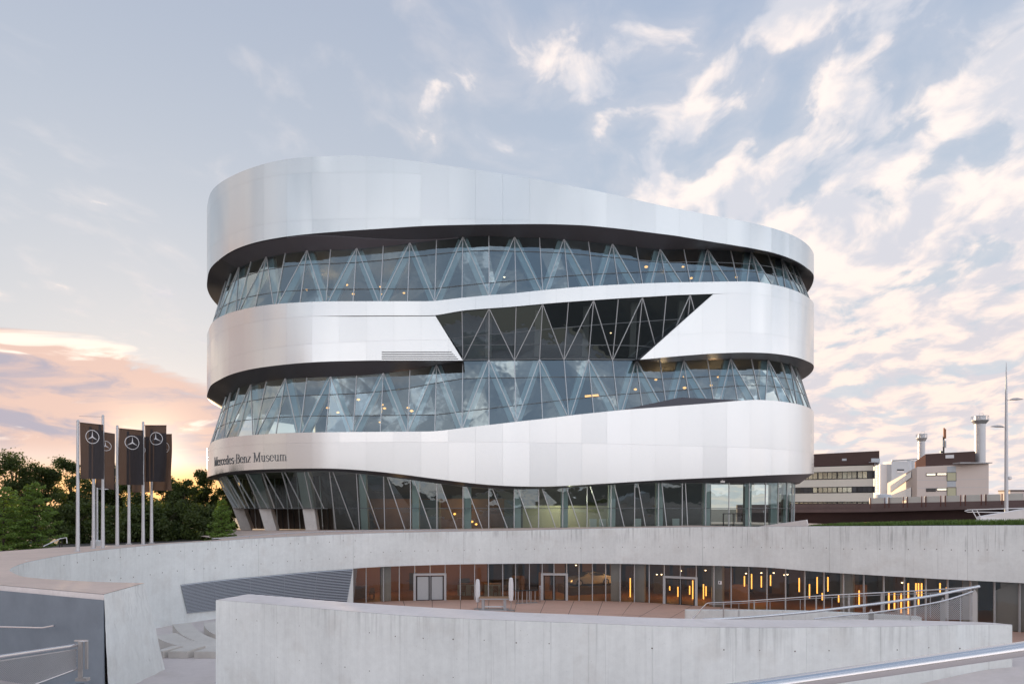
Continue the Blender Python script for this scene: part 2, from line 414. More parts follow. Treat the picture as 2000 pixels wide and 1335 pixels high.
# ------------------------------------------------------------------ museum: plan
def angle_walk(pts, L):
    q = np.arange(0, L, .1); a = np.radians(np.interp(q, [p[0] for p in pts], [p[1] for p in pts])); return q, a
X0, Y0 = 0.0, 75.3
qr, ar = angle_walk([(0, 5), (6, 13), (14, 15), (22, 11), (27.2, 9), (30.5, 16), (34.5, 31.5), (39.5, 50), (46.5, 68), (54.5, 84), (62, 96)], 60)
xr = X0+np.cumsum(np.cos(ar))*.1; yr = Y0+np.cumsum(np.sin(ar))*.1
ql, al = angle_walk([(0, 5), (4, 1.5), (8, 0), (19.7, 0), (23.7, 9.3), (28.5, 22.7), (33.4, 38), (39.4, 54), (46.4, 69.7), (54.4, 84), (60, 93)], 60)
xl = X0-np.cumsum(np.cos(al))*.1; yl = Y0+np.cumsum(np.where(ql < 8, -1, 1)*np.sin(al))*.1
fr_xy = np.vstack([np.c_[xl, yl][::-1], np.c_[xr, yr]])
pa, pb = fr_xy[-1], fr_xy[0]; cx_ = (pa[0]+pb[0])/2; aa = (pa[0]-pb[0])/2
tt = np.linspace(0, math.pi, 120)[1:-1]
back = np.c_[cx_+aa*np.cos(tt), pa[1]*(1-tt/math.pi)+pb[1]*tt/math.pi+34*np.sin(tt)]
ring = np.vstack([back[59:], fr_xy, back[:60]])
lenback = float(np.hypot(*np.diff(np.vstack([back[59:], fr_xy[:1]]), axis=0).T).sum())
MU = Curve(ring, +1, lenback, lenback+120)
qL, qR = MU.hit(-900), MU.hit(3000)               # silhouettes
QA, QB = qL-9, qR+9                               # range of facade that is panelled
RG = 2.0                                          # recess of the glass head under the bands
PITCH = 3.0
q904 = MU.hit(904, RG)
kmin = int((QA-q904)//PITCH); kmax = int((QB-q904)//PITCH)+1
qk = lambda k: q904+k*PITCH

A_top = MU.edge([(405, 400), (410, 378), (430, 357), (455, 343), (500, 325), (560, 310), (620, 306), (700, 303), (800, 313), (880, 324), (950, 335), (1000, 342), (1100, 360), (1195, 379), (1300, 403), (1400, 422), (1500, 443), (1540, 456), (1570, 472), (1585, 487), (1590, 500)])
A_l1 = MU.edge([(406, 425), (433, 382), (480, 357), (535, 343.5), (650, 337), (760, 336), (900, 345), (1100, 372), (1300, 412), (1500, 453), (1590, 512)])
A_l2 = MU.edge([(409, 488), (442, 463), (504, 440), (597, 430), (690, 427), (752, 426), (876, 427), (1000, 430), (1150, 434), (1300, 448), (1500, 484), (1590, 530)])
A_bot = MU.edge([(405, 549), (406, 534), (426, 509), (457, 488), (504, 472), (553, 463), (628, 455), (674, 451), (752, 446), (829, 441), (907, 439), (1000, 438), (1144, 440), (1224, 448), (1320, 460), (1416, 476), (1480, 487), (1544, 505), (1576, 524), (1590, 541)])
G1_top = MU.edge([(431, 568), (442, 547), (457, 528), (498, 508), (535, 498.5), (578, 491), (634, 488), (690, 486), (743, 481.5), (797, 475), (848, 469), (904, 463), (957, 461), (1008, 464), (1058, 465), (1107, 468), (1157, 473), (1205, 478), (1250, 484), (1290, 488), (1333, 487), (1371, 487), (1416, 489), (1474, 493), (1499, 497), (1525, 505), (1544, 514), (1560, 529), (1568, 541)], RG)
B_top = MU.edge([(407, 646), (412, 633), (420, 624), (451, 610), (473, 604), (519, 595.6), (572, 591), (628, 588.5), (690, 588), (783, 588), (846, 588), (904, 581), (957, 576), (1000, 573), (1064, 566), (1118, 561), (1179, 557), (1256, 553), (1320, 551), (1416, 549.6), (1474, 549.6), (1502, 554), (1534, 561), (1557, 569), (1576, 579), (1589, 592)], sig=.5)
B_low1 = MU.edge([(407, 676), (420, 656), (451, 640), (500, 628), (597, 618), (752, 616), (850, 616), (904, 606), (1000, 599), (1064, 593), (1128, 588), (1224, 581.6), (1320, 576), (1392, 573.6), (1438, 572), (1500, 577), (1544, 587), (1576, 601), (1589, 614)], sig=.5)
B_mid = MU.edge([(406, 735), (420, 717), (451, 698), (500, 684), (597, 672), (752, 664), (904, 662), (1100, 660), (1250, 658), (1320, 652), (1416, 648), (1500, 652), (1544, 660), (1576, 674), (1589, 686)])
B_bot = MU.edge([(405, 769), (411, 753), (426, 743), (448, 732), (488, 721), (535, 714), (597, 708), (659, 704.6), (721, 703), (814, 703), (904, 703), (1000, 702.5), (1250, 701.6), (1320, 695), (1384, 690), (1448, 688), (1496, 689), (1544, 695), (1576, 705), (1590, 716)], sig=.6)
G2_top = MU.edge([(430, 794), (439, 778), (454, 764), (470, 756), (498, 749), (529, 743), (544, 740), (585, 738), (637, 736), (690, 734), (744, 729.5), (797, 723.5), (851, 713), (876, 709), (904, 703.5), (1000, 703), (1250, 703), (1293, 708), (1342, 705), (1389, 702), (1426, 701), (1483, 701.6), (1512, 705), (1528, 708), (1550, 714), (1565, 724)], RG, .5)
C_top = MU.edge([(409, 872), (412, 864), (426, 857.5), (442, 854), (473, 850.6), (519, 847), (581, 844.4), (690, 843), (845, 842), (867, 840), (904, 835), (957, 829), (1000, 824), (1064, 817), (1128, 809), (1221, 799.5), (1320, 792), (1384, 787), (1448, 781.6), (1480, 780), (1512, 782), (1544, 786), (1576, 794), (1590, 806)], sig=.5)
C_l1 = MU.edge([(408, 882), (442, 873), (488, 868), (597, 864.6), (721, 863), (845, 862.5), (1000, 863), (1096, 865), (1205, 866), (1320, 869.6), (1448, 873), (1544, 879), (1590, 887)])
C_bot = MU.edge([(406, 931), (418, 927), (445, 921), (490, 917), (550, 915), (610, 914), (655, 914.4), (700, 917), (745, 921), (790, 926.4), (850, 934.5), (910, 942), (955, 946.5), (1000, 949), (1064, 950), (1128, 947), (1224, 941), (1288, 937), (1352, 934), (1448, 930), (1512, 927), (1560, 925.6), (1590, 924)])
G0_top = MU.edge([(424, 934), (451, 927), (490, 923), (535, 921), (586, 919.5), (640, 919), (688, 921.6), (742, 927), (796, 933.6), (850, 941), (910, 948), (961, 951.6), (1000, 953), (1067, 952), (1121, 949.6), (1173, 946), (1224, 942), (1274, 940.6), (1320, 941), (1458, 941.6), (1555, 940.6)], 1.6)
FLOOR0 = -2.75

# ------------------------------------------------------------------ museum: build
museum = thing('museum_building', 'large silver museum with stacked curved metal bands and ribbon windows', 'museum', (0, 105, FLOOR0))
def strip(name, mat, parent, qa, qb, fr0, fr1, step=.5, smooth=True, flip=False):
    """surface lofted between two (recess, height) functions of arc length"""
    n = max(2, int((qb-qa)/step)+1); V = []; Fc = []
    for q in np.linspace(qa, qb, n):
        for fr_ in (fr0, fr1):
            r, z = fr_(q); V.append(MU.p3(q, r, z))
    for i in range(n-1):
        f = (2*i, 2*i+2, 2*i+3, 2*i+1); Fc.append(f[::-1] if flip else f)
    return obj(name, V, Fc, mat, parent, smooth)
def clip(poly, a, b):
    """keep the part of a polygon to the left of a->b"""
    out = []
    sd_ = [(b[0]-a[0])*(p[1]-a[1])-(b[1]-a[1])*(p[0]-a[0]) for p in poly]
    for i, p in enumerate(poly):
        j = (i+1) % len(poly); q = poly[j]
        if sd_[i] >= 0: out.append(p)
        if sd_[i]*sd_[j] < 0:
            t = sd_[i]/(sd_[i]-sd_[j]); out.append((p[0]+(q[0]-p[0])*t, p[1]+(q[1]-p[1])*t))
    return out if len(out) > 2 else []
def panel(parent, q0, q1, zlo, zhi, cuts=(), rfun=lambda q: 0.0, sub=4, th=.06, name='panel', mat='cladding', gap=.0045):
    bm = bmesh.new(); cols = np.linspace(q0+gap, q1-gap, sub+1)
    for i in range(sub):
        a, b = cols[i], cols[i+1]
        poly = [(a, zlo(a)+gap), (b, zlo(b)+gap), (b, zhi(b)-gap), (a, zhi(a)-gap)]
        if poly[3][1]-poly[0][1] < .05 or poly[2][1]-poly[1][1] < .05: continue
        for c in cuts:
            poly = clip(poly, *c)
            if not poly: break
        if poly:
            vs = [bm.verts.new(MU.p3(p[0], rfun(p[0]), p[1])) for p in poly]
            try: bm.faces.new(vs)
            except ValueError: pass
    if not bm.faces: bm.free(); return None
    bmesh.ops.remove_doubles(bm, verts=bm.verts, dist=.002)
    bmesh.ops.recalc_face_normals(bm, faces=bm.faces)
    if sum((f.normal.y*f.calc_area() for f in bm.faces)) > 0 and q0 > qL and q1 < qR: bmesh.ops.reverse_faces(bm, faces=bm.faces)
    bnd = [e for e in bm.edges if e.is_boundary]; mp = {}
    for v in {v for e in bnd for v in e.verts}:
        q = v.co; c = Vector((0, 110, q.z)); mp[v] = bm.verts.new(q+(c-q).normalized()*th)
    for e in bnd:
        e.smooth = False
        f = e.link_faces[0]; a, b = e.verts
        lp = [l for l in f.loops if l.edge == e][0]
        if lp.vert == a: a, b = b, a
        try: bm.faces.new((a, b, mp[b], mp[a]))
        except ValueError: pass
    for f in bm.faces: f.smooth = True
    me = bpy.data.meshes.new(name); bm.to_mesh(me); bm.free(); me.materials.append(MATS[mat])
    o = bpy.data.objects.new(name, me); COL.objects.link(o); return adopt(o, parent)

const = lambda v: (lambda q: v)
bandA = strip('cladding_band', 'cladding_back', museum, QA, QB, lambda q: (.09, A_bot(q)), lambda q: (.09, A_top(q)-.03))
tagp(bandA, 'blue grey uppermost metal band')
bandB = strip('cladding_band', 'cladding_back', museum, QA, MU.hit(846), lambda q: (.28, B_bot(q)+.02), lambda q: (.28, B_top(q)-.03))
tagp(bandB, 'middle white metal band with slanted window cut')
bandC = strip('cladding_band', 'cladding_back', museum, QA, QB, lambda q: (.09, C_bot(q)), lambda q: (.09, C_top(q)-.03))
tagp(bandC, 'lowest white metal band bearing the lettering')
q850, q904o, q1250, q1392 = MU.hit(850), MU.hit(904), MU.hit(1250), MU.hit(1394)
q597, q1438 = MU.hit(590), MU.hit(1440)
zat = lambda px, py, r=0.0: (HZ-py)*float(MU.pos(MU.hit(px, r), r)[1])/FPX
cutL = ((q904o, zat(904, 703)-.02), (q850, zat(850, 616)+.0))          # keep left
cutR = ((q1392, zat(1394, 573.5)+.0), (q1250, zat(1250, 702)-.02))
def ext(c, f=1.5):
    (a, b), (c2, d2) = c; return ((a-(c2-a)*f, b-(d2-b)*f), (c2+(c2-a)*f, d2+(d2-b)*f))
sm = lambda x: x*x*(3-2*x)
def rB(q):
    e = .16*sm(min(1, max(0, (q-q597)/6)))*sm(min(1, max(0, (q1438-q)/6))); return e
for k in range(kmin-1, kmax+1):
    a, b = qk(k)+1.5, qk(k)+1.5+PITCH
    if b < QA or a > QB: continue
    if b < MU.hit(840): panel(bandA, a, b, A_l1, A_top); panel(bandA, a, b, A_l2, A_l1); panel(bandA, a, b, A_bot, A_l2)
    elif b < MU.hit(1040): panel(bandA, a, b, A_l2, A_top); panel(bandA, a, b, A_bot, A_l2)
    else: panel(bandA, a, b, A_bot, A_top)
    panel(bandB, a, b, B_low1, B_top)
    if a < q904o:
        panel(bandB, a, b, B_mid, B_low1, (ext(cutL),), rB); panel(bandB, a, b, B_bot, B_mid, (ext(cutL),), rB)
    if b > q1250:
        panel(bandB, a, b, B_mid, B_low1, (ext(cutR),), rB); panel(bandB, a, b, B_bot, B_mid, (ext(cutR),), rB)
    zmid = lambda q: C_bot(q)+(C_l1(q)-C_bot(q))*.5
    panel(bandC, a, b, C_l1, C_top); panel(bandC, a, b, C_bot, C_l1)
strip('band_backing', 'cladding_back', bandB, MU.hit(1398), QB, lambda q: (.28, B_bot(q)+.02), lambda q: (.28, B_top(q)-.03))
strip('strip_backing', 'cladding_back', bandB, MU.hit(846), MU.hit(1398), lambda q: (.12, B_low1(q)+.02), lambda q: (.12, B_top(q)-.03))
# rear of the building (hidden from the front)
for f0, f1 in ((A_bot, A_top), (B_bot, B_top), (C_bot, C_top)):
    strip('rear_cladding', 'cladding', museum, MU.S[0], QA+.02, lambda q: (.03, f0(q)), lambda q: (.03, f1(q)), 1.5)
    strip('rear_cladding', 'cladding', museum, QB-.02, MU.S[-1], lambda q: (.03, f0(q)), lambda q: (.03, f1(q)), 1.5)
qa_, qb_ = float(MU.S[0]), float(MU.S[-1])
strip('parapet_coping', 'soffit', museum, qa_, qb_, lambda q: (.02, A_top(q)-.012), lambda q: (.7, A_top(q)-.02), .5)
strip('parapet_inner_face', 'cladding_back', museum, qa_, qb_, lambda q: (.7, A_top(q)-.02), lambda q: (.7, min(A_top(q)-1.4, 32.0)), 1.0)
qq = np.linspace(qa_, qb_, 120)[:-1]
obj('roof', [MU.p3(q, .75, 32.0) for q in qq], [tuple(range(119))], 'roof', museum)
# soffits under the bands
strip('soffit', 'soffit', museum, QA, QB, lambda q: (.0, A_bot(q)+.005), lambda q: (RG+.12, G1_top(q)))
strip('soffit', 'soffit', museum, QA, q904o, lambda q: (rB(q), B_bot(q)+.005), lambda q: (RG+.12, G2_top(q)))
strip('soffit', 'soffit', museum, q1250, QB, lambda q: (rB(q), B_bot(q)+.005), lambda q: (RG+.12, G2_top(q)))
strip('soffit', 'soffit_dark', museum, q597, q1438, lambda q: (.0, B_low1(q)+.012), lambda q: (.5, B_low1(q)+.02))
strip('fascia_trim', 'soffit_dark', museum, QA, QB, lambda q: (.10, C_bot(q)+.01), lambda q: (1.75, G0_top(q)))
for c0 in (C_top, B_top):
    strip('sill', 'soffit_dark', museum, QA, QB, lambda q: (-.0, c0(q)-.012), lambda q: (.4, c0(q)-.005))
finz = MU.edge([(440, 545), (600, 462), (690, 456), (752, 453.5), (829, 455), (860, 458), (895, 463)], .9)
qf0, qf1 = MU.hit(560), MU.hit(893)
def fin_out(q):
    t = sm(min(1, max(0, (q-qf0)/(qf1-qf0)))); rr = .03+(RG-.05)*t; z = A_bot(q)*(1-rr/(RG+.12))+G1_top(q)*rr/(RG+.12); return (rr, z-.10)
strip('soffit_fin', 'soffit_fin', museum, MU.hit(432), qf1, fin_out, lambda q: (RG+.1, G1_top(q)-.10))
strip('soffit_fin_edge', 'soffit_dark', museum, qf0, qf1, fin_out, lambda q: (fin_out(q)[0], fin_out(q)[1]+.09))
# dark wedge panel at the foot of the lower window ribbon
wq = np.linspace(MU.hit(1221), MU.hit(1448), 15); wt = [zat(p, y, .1) for p, y in ((1221, 799), (1330, 775), (1448, 781))]
V = []; Fc = []
for i, q in enumerate(wq):
    zt = np.interp(q, [wq[0], MU.hit(1330), wq[-1]], wt); zb = C_top(q)-.02
    zt = max(zt, zb+.02); V += [MU.p3(q, .02, zb), MU.p3(q, .02+(zt-zb)*.28, zt), MU.p3(q, .9, zt+.02)]
for i in range(14):
    for j in range(2): Fc.append((3*i+j, 3*i+3+j, 3*i+4+j, 3*i+1+j))
obj('dark_sill_wedge', V, Fc, 'soffit_dark', museum)
# ventilation slots low in the middle band
for i in range(5):
    zz = [zat(p, 686+i*3.3) for p in (760, 880)]
    qa2, qb2 = MU.hit(745), MU.hit(882+i*3.2)
    strip('vent_slot', 'dark_gap', bandB, qa2, qb2, lambda q: (rB(q)-.012, zat(800, 687+i*3.4)), lambda q: (rB(q)-.012, zat(800, 687+i*3.4)+.075), 1.0, False)

def ribbon(parent, lab, bot, top, rb, rt, ka, kb, apex_odd, tr_lo, tr_hi, gmat, colmat, cuts=None, hfull=7.0, lean=None):
    """a ribbon of glazing: individual panes, mullions, diagonals, transoms and the struts behind"""
    G = lambda q, t, inn=0.0: MU.p3(q, (rb(q)*(1-t)+rt(q)*t)+inn, bot(q)*(1-t)+top(q)*t)
    for k in range(ka, kb):
        a, b = qk(k), qk(k+1); polys = [[(a, 0), (b, 0), (b, 1), (a, 1)]]; lines = []
        m_ = (a+b)/2; h = float(top(m_)-bot(m_))
        if h < .4: continue
        if lean is None:
            left_apex = (k % 2 == 1) == apex_odd; de = PITCH*min(1.0, h/hfull)*.985
            pa_, pb_ = ((a+.03, 1), (a+de, 0)) if left_apex else ((b-.03, 1), (b-de, 0))
        else:
            de = lean(m_)
            pa_, pb_ = ((a+.38, 1), (a+.38+de, 0)) if de > .05 else (None, None)
        if pa_: lines.append((pa_, pb_))
        hh = lambda q: float(top(q)-bot(q))
        for kind, off in (('lo', tr_lo), ('hi', tr_hi)):
            if off is None: continue
            ta = off(a) if kind == 'lo' else 1-off(a)/hh(a); tb = off(b) if kind == 'lo' else 1-off(b)/hh(b)
            if kind == 'lo': ta, tb = ta/hh(a), tb/hh(b)
            if .04 < ta < .96 and .04 < tb < .96: lines.append(((a-.01, ta), (b+.01, tb), 'T'))
        for ln in lines:
            p, q = ln[0], ln[1]; p2 = (p[0]-(q[0]-p[0])*9, p[1]-(q[1]-p[1])*9); q2 = (q[0]+(q[0]-p[0])*9, q[1]+(q[1]-p[1])*9)
            np_ = []
            for po in polys:
                for o in (clip(po, p2, q2), clip(po, q2, p2)):
                    if o and abs(sum(o[i][0]*o[(i+1) % len(o)][1]-o[(i+1) % len(o)][0]*o[i][1] for i in range(len(o)))) > .02: np_.append(o)
            polys = np_
        for po in polys:
            if cuts:
                po3 = [(p[0], bot(p[0])*(1-p[1])+top(p[0])*p[1]) for p in po]
            obj('pane', [G(p[0], p[1]) for p in po], [tuple(range(len(po)))], gmat, parent)
        mb = MB(); mb.beam(G(a, 0, -.04), G(a, 1, -.04), .085, .12, (MU.p3(a, -1, 0)-MU.p3(a, 0, 0))); mb.out('mullion', 'mullion', parent)
        for ln in lines:
            mb = MB()
            if len(ln) == 2:
                mb.beam(G(ln[0][0], ln[0][1], -.035), G(ln[1][0], ln[1][1], -.035), .085, .11, (MU.p3(a, -1, 0)-MU.p3(a, 0, 0))); mb.out('diagonal_mullion', 'mullion', parent)
                if colmat and lean is None:
                    mb = MB(); mb.beam(G(ln[0][0], 1.0, .75), G(ln[1][0], -.02, .75), .95, .45, (MU.p3(a, -1, 0)-MU.p3(a, 0, 0))); mb.out('strut', colmat, parent)
            else:
                mb.beam(G(*ln[0], -.02), G(*ln[1], -.02), .075, .07, (0, 0, 1)); mb.out('transom', 'transom', parent)

rib1 = strip('window_ribbon', 'transom', museum, QA, QB, lambda q: (.3, B_top(q)), lambda q: (.42, B_top(q)+.06)); tagp(rib1, 'upper glass ribbon with V shaped struts')
rib2 = strip('window_ribbon', 'transom', museum, QA, QB, lambda q: (.3, C_top(q)), lambda q: (.42, C_top(q)+.06)); tagp(rib2, 'lower glass ribbon with V shaped struts')
kA = int(math.ceil((qL-4-q904)/PITCH)); kB = int((qR+4-q904)/PITCH)
cst = lambda v: (lambda q: v)
ribbon(rib1, '', B_top, G1_top, cst(.28), cst(RG), kA, kB, False, cst(1.55), cst(1.75), 'glass_band', 'column')
ribbon(rib2, '', C_top, G2_top, cst(.28), cst(RG), kA, kB, True, cst(1.9), cst(2.1), 'glass_band', 'column')
# the dark outward-leaning glazing of the slanted cut
ribd = strip('window_ribbon', 'transom', museum, q904o-.3, q1250+.3, lambda q: (RG-.1, G2_top(q)-.03), lambda q: (RG-.1, G2_top(q)+.12)); tagp(ribd, 'dark outward leaning glass in the slanted cut')
kd0 = int(math.floor((q850-q904)/PITCH)); kd1 = int(math.ceil((q1392-q904)/PITCH))
ribbon(ribd, '', G2_top, lambda q: B_low1(q)-.0, cst(RG-.02), cst(.32), kd0, kd1, True, cst(1.6), cst(2.6), 'glass_dark', None, hfull=5.0)
for k in range(kd0+1, kd1):
    if k % 2:
        mb = MB(); mb.beam(MU.p3(qk(k), 3.3, G2_top(qk(k))), MU.p3(qk(k), 2.6, B_low1(qk(k))), .7, .7, (0, 1, 0)); mb.out('strut', 'column', ribd)
# returns of the slanted band ends
for c in (cutL, cutR):
    V = []
    for t in np.linspace(0, 1, 9):
        q = c[0][0]*(1-t)+c[1][0]*t; z = c[0][1]*(1-t)+c[1][1]*t
        f = min(1, max(0, (z-G2_top(q))/max(.1, B_low1(q)-G2_top(q)))); V += [MU.p3(q, rB(q)-.005, z), MU.p3(q, (RG-.02)*(1-f)+.32*f+.05, z+.02)]
    obj('slanted_return', V, [(2*i, 2*i+2, 2*i+3, 2*i+1) for i in range(8)], 'soffit_dark', museum)

# ground floor glazing: leans outward at the left, upright at the right
q600, q1000 = MU.hit(560), MU.hit(820)
bl = lambda q: sm(min(1, max(0, (q-q600)/(q1000-q600))))
r0t = lambda q: 1.3*(1-bl(q))+2.4*bl(q)
r0b = lambda q: 4.6*(1-bl(q))+2.5*bl(q)
qopen = MU.hit(622)
rib0 = strip('window_ribbon', 'transom', museum, QA, QB, lambda q: (r0t(q)-.1, G0_top(q)-.1), lambda q: (r0t(q)-.1, G0_top(q)+.02)); tagp(rib0, 'ground floor glass with leaning mullions')
kO = int(math.ceil((qopen-q904)/PITCH))
def r0mid(q): t = (0-FLOOR0)/(G0_top(q)-FLOOR0); return r0b(q)*(1-t)+r0t(q)*t
lean0 = lambda q: float(np.interp(q, [q1000, MU.hit(1180), MU.hit(1420)], [2.1, 1.9, 0.0]))
ribbon(rib0, '', cst(0.0), G0_top, r0mid, r0t, kA, kO, False, None, None, 'glass_ground', None, lean=lambda q: 1.3)
ribbon(rib0, '', cst(FLOOR0), G0_top, r0b, r0t, kO, kB, False, lambda q: -FLOOR0, None, 'glass_ground', None, lean=lean0)
for k in range(kO, kB):
    if k % 2 == 0:
        q = qk(k)+.5; mb = MB(); mb.beam(MU.p3(q, r0b(q)+.9, FLOOR0), MU.p3(q, r0t(q)+.9, G0_top(q)), .8, .8, (0, 1, 0)); mb.out('concrete_column', 'column', museum)
for px_t, px_b in ((446, 484), (500, 533), (594, 612)):
    qt = MU.hit(px_t, 2.5); pb_ = at(px_b, 1052, float(MU.pos(MU.hit(px_b, 5.4), 5.4)[1])); pb_.z = FLOOR0-.1
    mb = MB(); top_ = MU.p3(qt, 2.5, G0_top(qt)+.1); mb.beam(pb_, top_, 1.35, 1.1, (0, 1, 0)); mb.out('leaning_pillar', 'concrete_column', museum)
mb = MB(); mb.beam(MU.p3(qL+2, r0mid(qL+2)-.03, 0), MU.p3(qL+4, r0mid(qL+4)-.03, 0), .1, .1)
strip('glazing_edge', 'transom', museum, qL-4, qopen, lambda q: (r0mid(q)-.06, -.06), lambda q: (r0mid(q)-.06, .06))
uw0, uw1 = at(468, 992, 93), at(665, 992, 88)
obj('undercroft_wall', [(uw0.x, uw0.y, FLOOR0), (uw1.x, uw1.y, FLOOR0), (uw1.x, uw1.y, 5.4), (uw0.x, uw0.y, 5.0)], [(0, 1, 2, 3)], 'interior_wall', museum)
for px in range(455, 650, 11):
    f = (px-452)/200; c = uw0.lerp(uw1, f)+Vector((0, -.3, 0)); mb = MB(); mb.beam((c.x, c.y, FLOOR0), (c.x-.5, c.y, 5.0), .12, .1, (0, 1, 0)); mb.out('undercroft_mullion', 'frame_black' if px % 2 else 'mullion', museum)
# interior: slabs, ceilings, core
for zf, r0_ in ((lambda q: B_top(q)-.35, .5), (lambda q: C_top(q)-.35, .5), (lambda q: G2_top(q)+.35, RG+.15)):
    strip('floor_slab', 'interior_floor', museum, qL-8, qR+8, lambda q: (r0_, zf(q)), lambda q: (14, zf(q)), 1.5)
for zf, r0_ in ((G1_top, RG), (G2_top, RG), (G0_top, 1.6), (lambda q: B_low1(q)+.05, .45)):
    strip('ceiling', 'interior_ceiling', museum, qL-8, qR+8, lambda q: (r0_+.1, zf(q)+.02), lambda q: (14, zf(q)+.1), 1.5)
strip('core_wall', 'interior_wall', museum, float(MU.S[0]), float(MU.S[-1]), lambda q: (13.5, FLOOR0), lambda q: (13.5, 33), 1.5)
strip('lit_wall', 'interior_beige', museum, MU.hit(1020, 9), MU.hit(1190, 9), lambda q: (9, FLOOR0), lambda q: (9, .35), 1.0)
strip('warm_wall', 'interior_warm_dark', museum, MU.hit(712, 11), MU.hit(990, 11), lambda q: (11, FLOOR0), lambda q: (11, 1.2), 1.0)
for px, w_ in ((838, 2.6), (1003, 2.2)):
    q = MU.hit(px, 7); mb = MB(); mb.box(MU.p3(q, 7, -.9), (w_, w_, 3.9)); mb.out('service_core', 'interior_ceiling', museum)
# dark crystalline stair housing behind the ground floor glass
mb = MB()
for i in range(5):
    for j in range(3):
        px, py = 640+i*19+j*3, 938+i*17+j*15+ (i % 2)*4; q = MU.hit(px, 6)
        c = MU.p3(q, 6+.25*((i+j) % 2), zat(px, py, 6)); V = [c+Vector(v) for v in ((-.95, 0, .55), (.1, -.2, 1.0), (1.0, 0, -.5), (-.05, -.15, -1.0), (0, -.5, .05))]
        mb.add(V, [(0, 4, 1), (1, 4, 2), (2, 4, 3), (3, 4, 0), (0, 1, 2, 3)])
mb.out('faceted_stair_housing', 'soffit', museum)
# lamps glowing inside
def lamp_at(px, py, r, sz=.16, mat='lamp_warm', flat=.6):
    q = MU.hit(px, r); z = zat(px, py, r); mb = MB(); c = MU.p3(q, r, z)
    mb.lathe(c, [(sz*.3, -sz*flat), (sz, -sz*flat*.3), (sz, sz*flat*.3), (sz*.3, sz*flat)], 8); mb.out('interior_lamp', mat, museum)
for px, py in ((599, 566), (559, 582), (645, 580), (677, 556), (690, 574), (743, 560), (748, 575), (789, 572), (1262, 521), (1334, 521), (1372, 528), (1309, 539), (1218, 542), (1172, 538), (1350, 543), (1438, 541), (1460, 538), (1474, 521), (1500, 543),
               (640, 796), (747, 790), (751, 797), (797, 796), (804, 802), (809, 813), (742, 824), (700, 780), (660, 805), (1224, 746), (1281, 741), (1336, 735), (1403, 736), (1389, 752), (1320, 746), (1260, 750), (1241, 760), (1337, 757), (1400, 764), (1449, 745)):
    lamp_at(px, py, 4.5+3*random.random(), .13+.11*random.random())
for px, py in ((1044, 470), (1081, 472), (1141, 476), (1180, 480), (985, 541), (1193, 650), (1130, 764)):
    lamp_at(px, py, 4.0, .10, 'lamp_spot')
mb = MB(); p_, q_ = MU.p3(MU.hit(1143, 6), 6, zat(1143, 774, 6)), MU.p3(MU.hit(1180, 6), 6, zat(1180, 771, 6)); mb.beam(p_, q_, .25, .3); mb.out('interior_lamp', 'lamp_warm', museum)
for px, py in ((888, 1003), (922, 1018), (930, 1023), (850, 1010)):
    lamp_at(px, py, 8.5, .16, 'lamp_tube', .8)
def plight(loc, e, c, rad=.4):
    l = bpy.data.lights.new('interior_light', 'POINT'); l.energy = e; l.color = c; l.shadow_soft_size = rad
    o = bpy.data.objects.new('interior_light', l); COL.objects.link(o); o.location = loc; return o
plight(MU.p3(MU.hit(905, 8), 8.5, .6), 80, (1, .5, .15)); plight(MU.p3(MU.hit(770, 8), 8.5, .6), 50, (1, .5, .2))
plight(MU.p3(MU.hit(1110, 6), 6.5, 1.2), 200, (1, .9, .6))
for px, py in ((640, 560), (770, 565), (1300, 532), (1440, 532)): plight(MU.p3(MU.hit(px, 10), 10, zat(px, py, 10)), 90 if px < 1000 else 40, (1, .55, .22))
for px, py in ((640, 795), (780, 800), (1300, 750), (1400, 750)): plight(MU.p3(MU.hit(px, 7), 7, zat(px, py, 7)), 120, (1, .55, .25))
# white boards and door portal seen behind the ground floor glass at the right
for px in (1158, 1177, 1193, 1245, 1287, 1320):
    q = MU.hit(px, 4); mb = MB(); p = MU.p3(q, 4, FLOOR0+.75); mb.box(p, (.9, .12, 1.5), R(12)); mb.out('white_board', 'white_paint', museum)
q = MU.hit(1434, 2.3); p = MU.p3(q, 2.36, 0)
door = MB(); dr = R(8)
for dx_ in (-1.35, 0, 1.35): door.box((p.x+dx_*math.cos(dr), p.y+dx_*math.sin(dr), FLOOR0+1.05), (.09, .12, 2.1), dr)
door.box((p.x, p.y, FLOOR0+2.1), (2.8, .12, .1), dr); door.out('entrance_door_frame', 'frame_black', museum)
# security camera on the soffit
q = MU.hit(1411, 1.0); p = MU.p3(q, 1.0, zat(1411, 940, 1.0)); mb = MB(); mb.box(p, (.5, .3, .22)); mb.tube([p, p+Vector((0, 0, .5))], .05, 6); mb.out('security_camera', 'white_paint', museum)

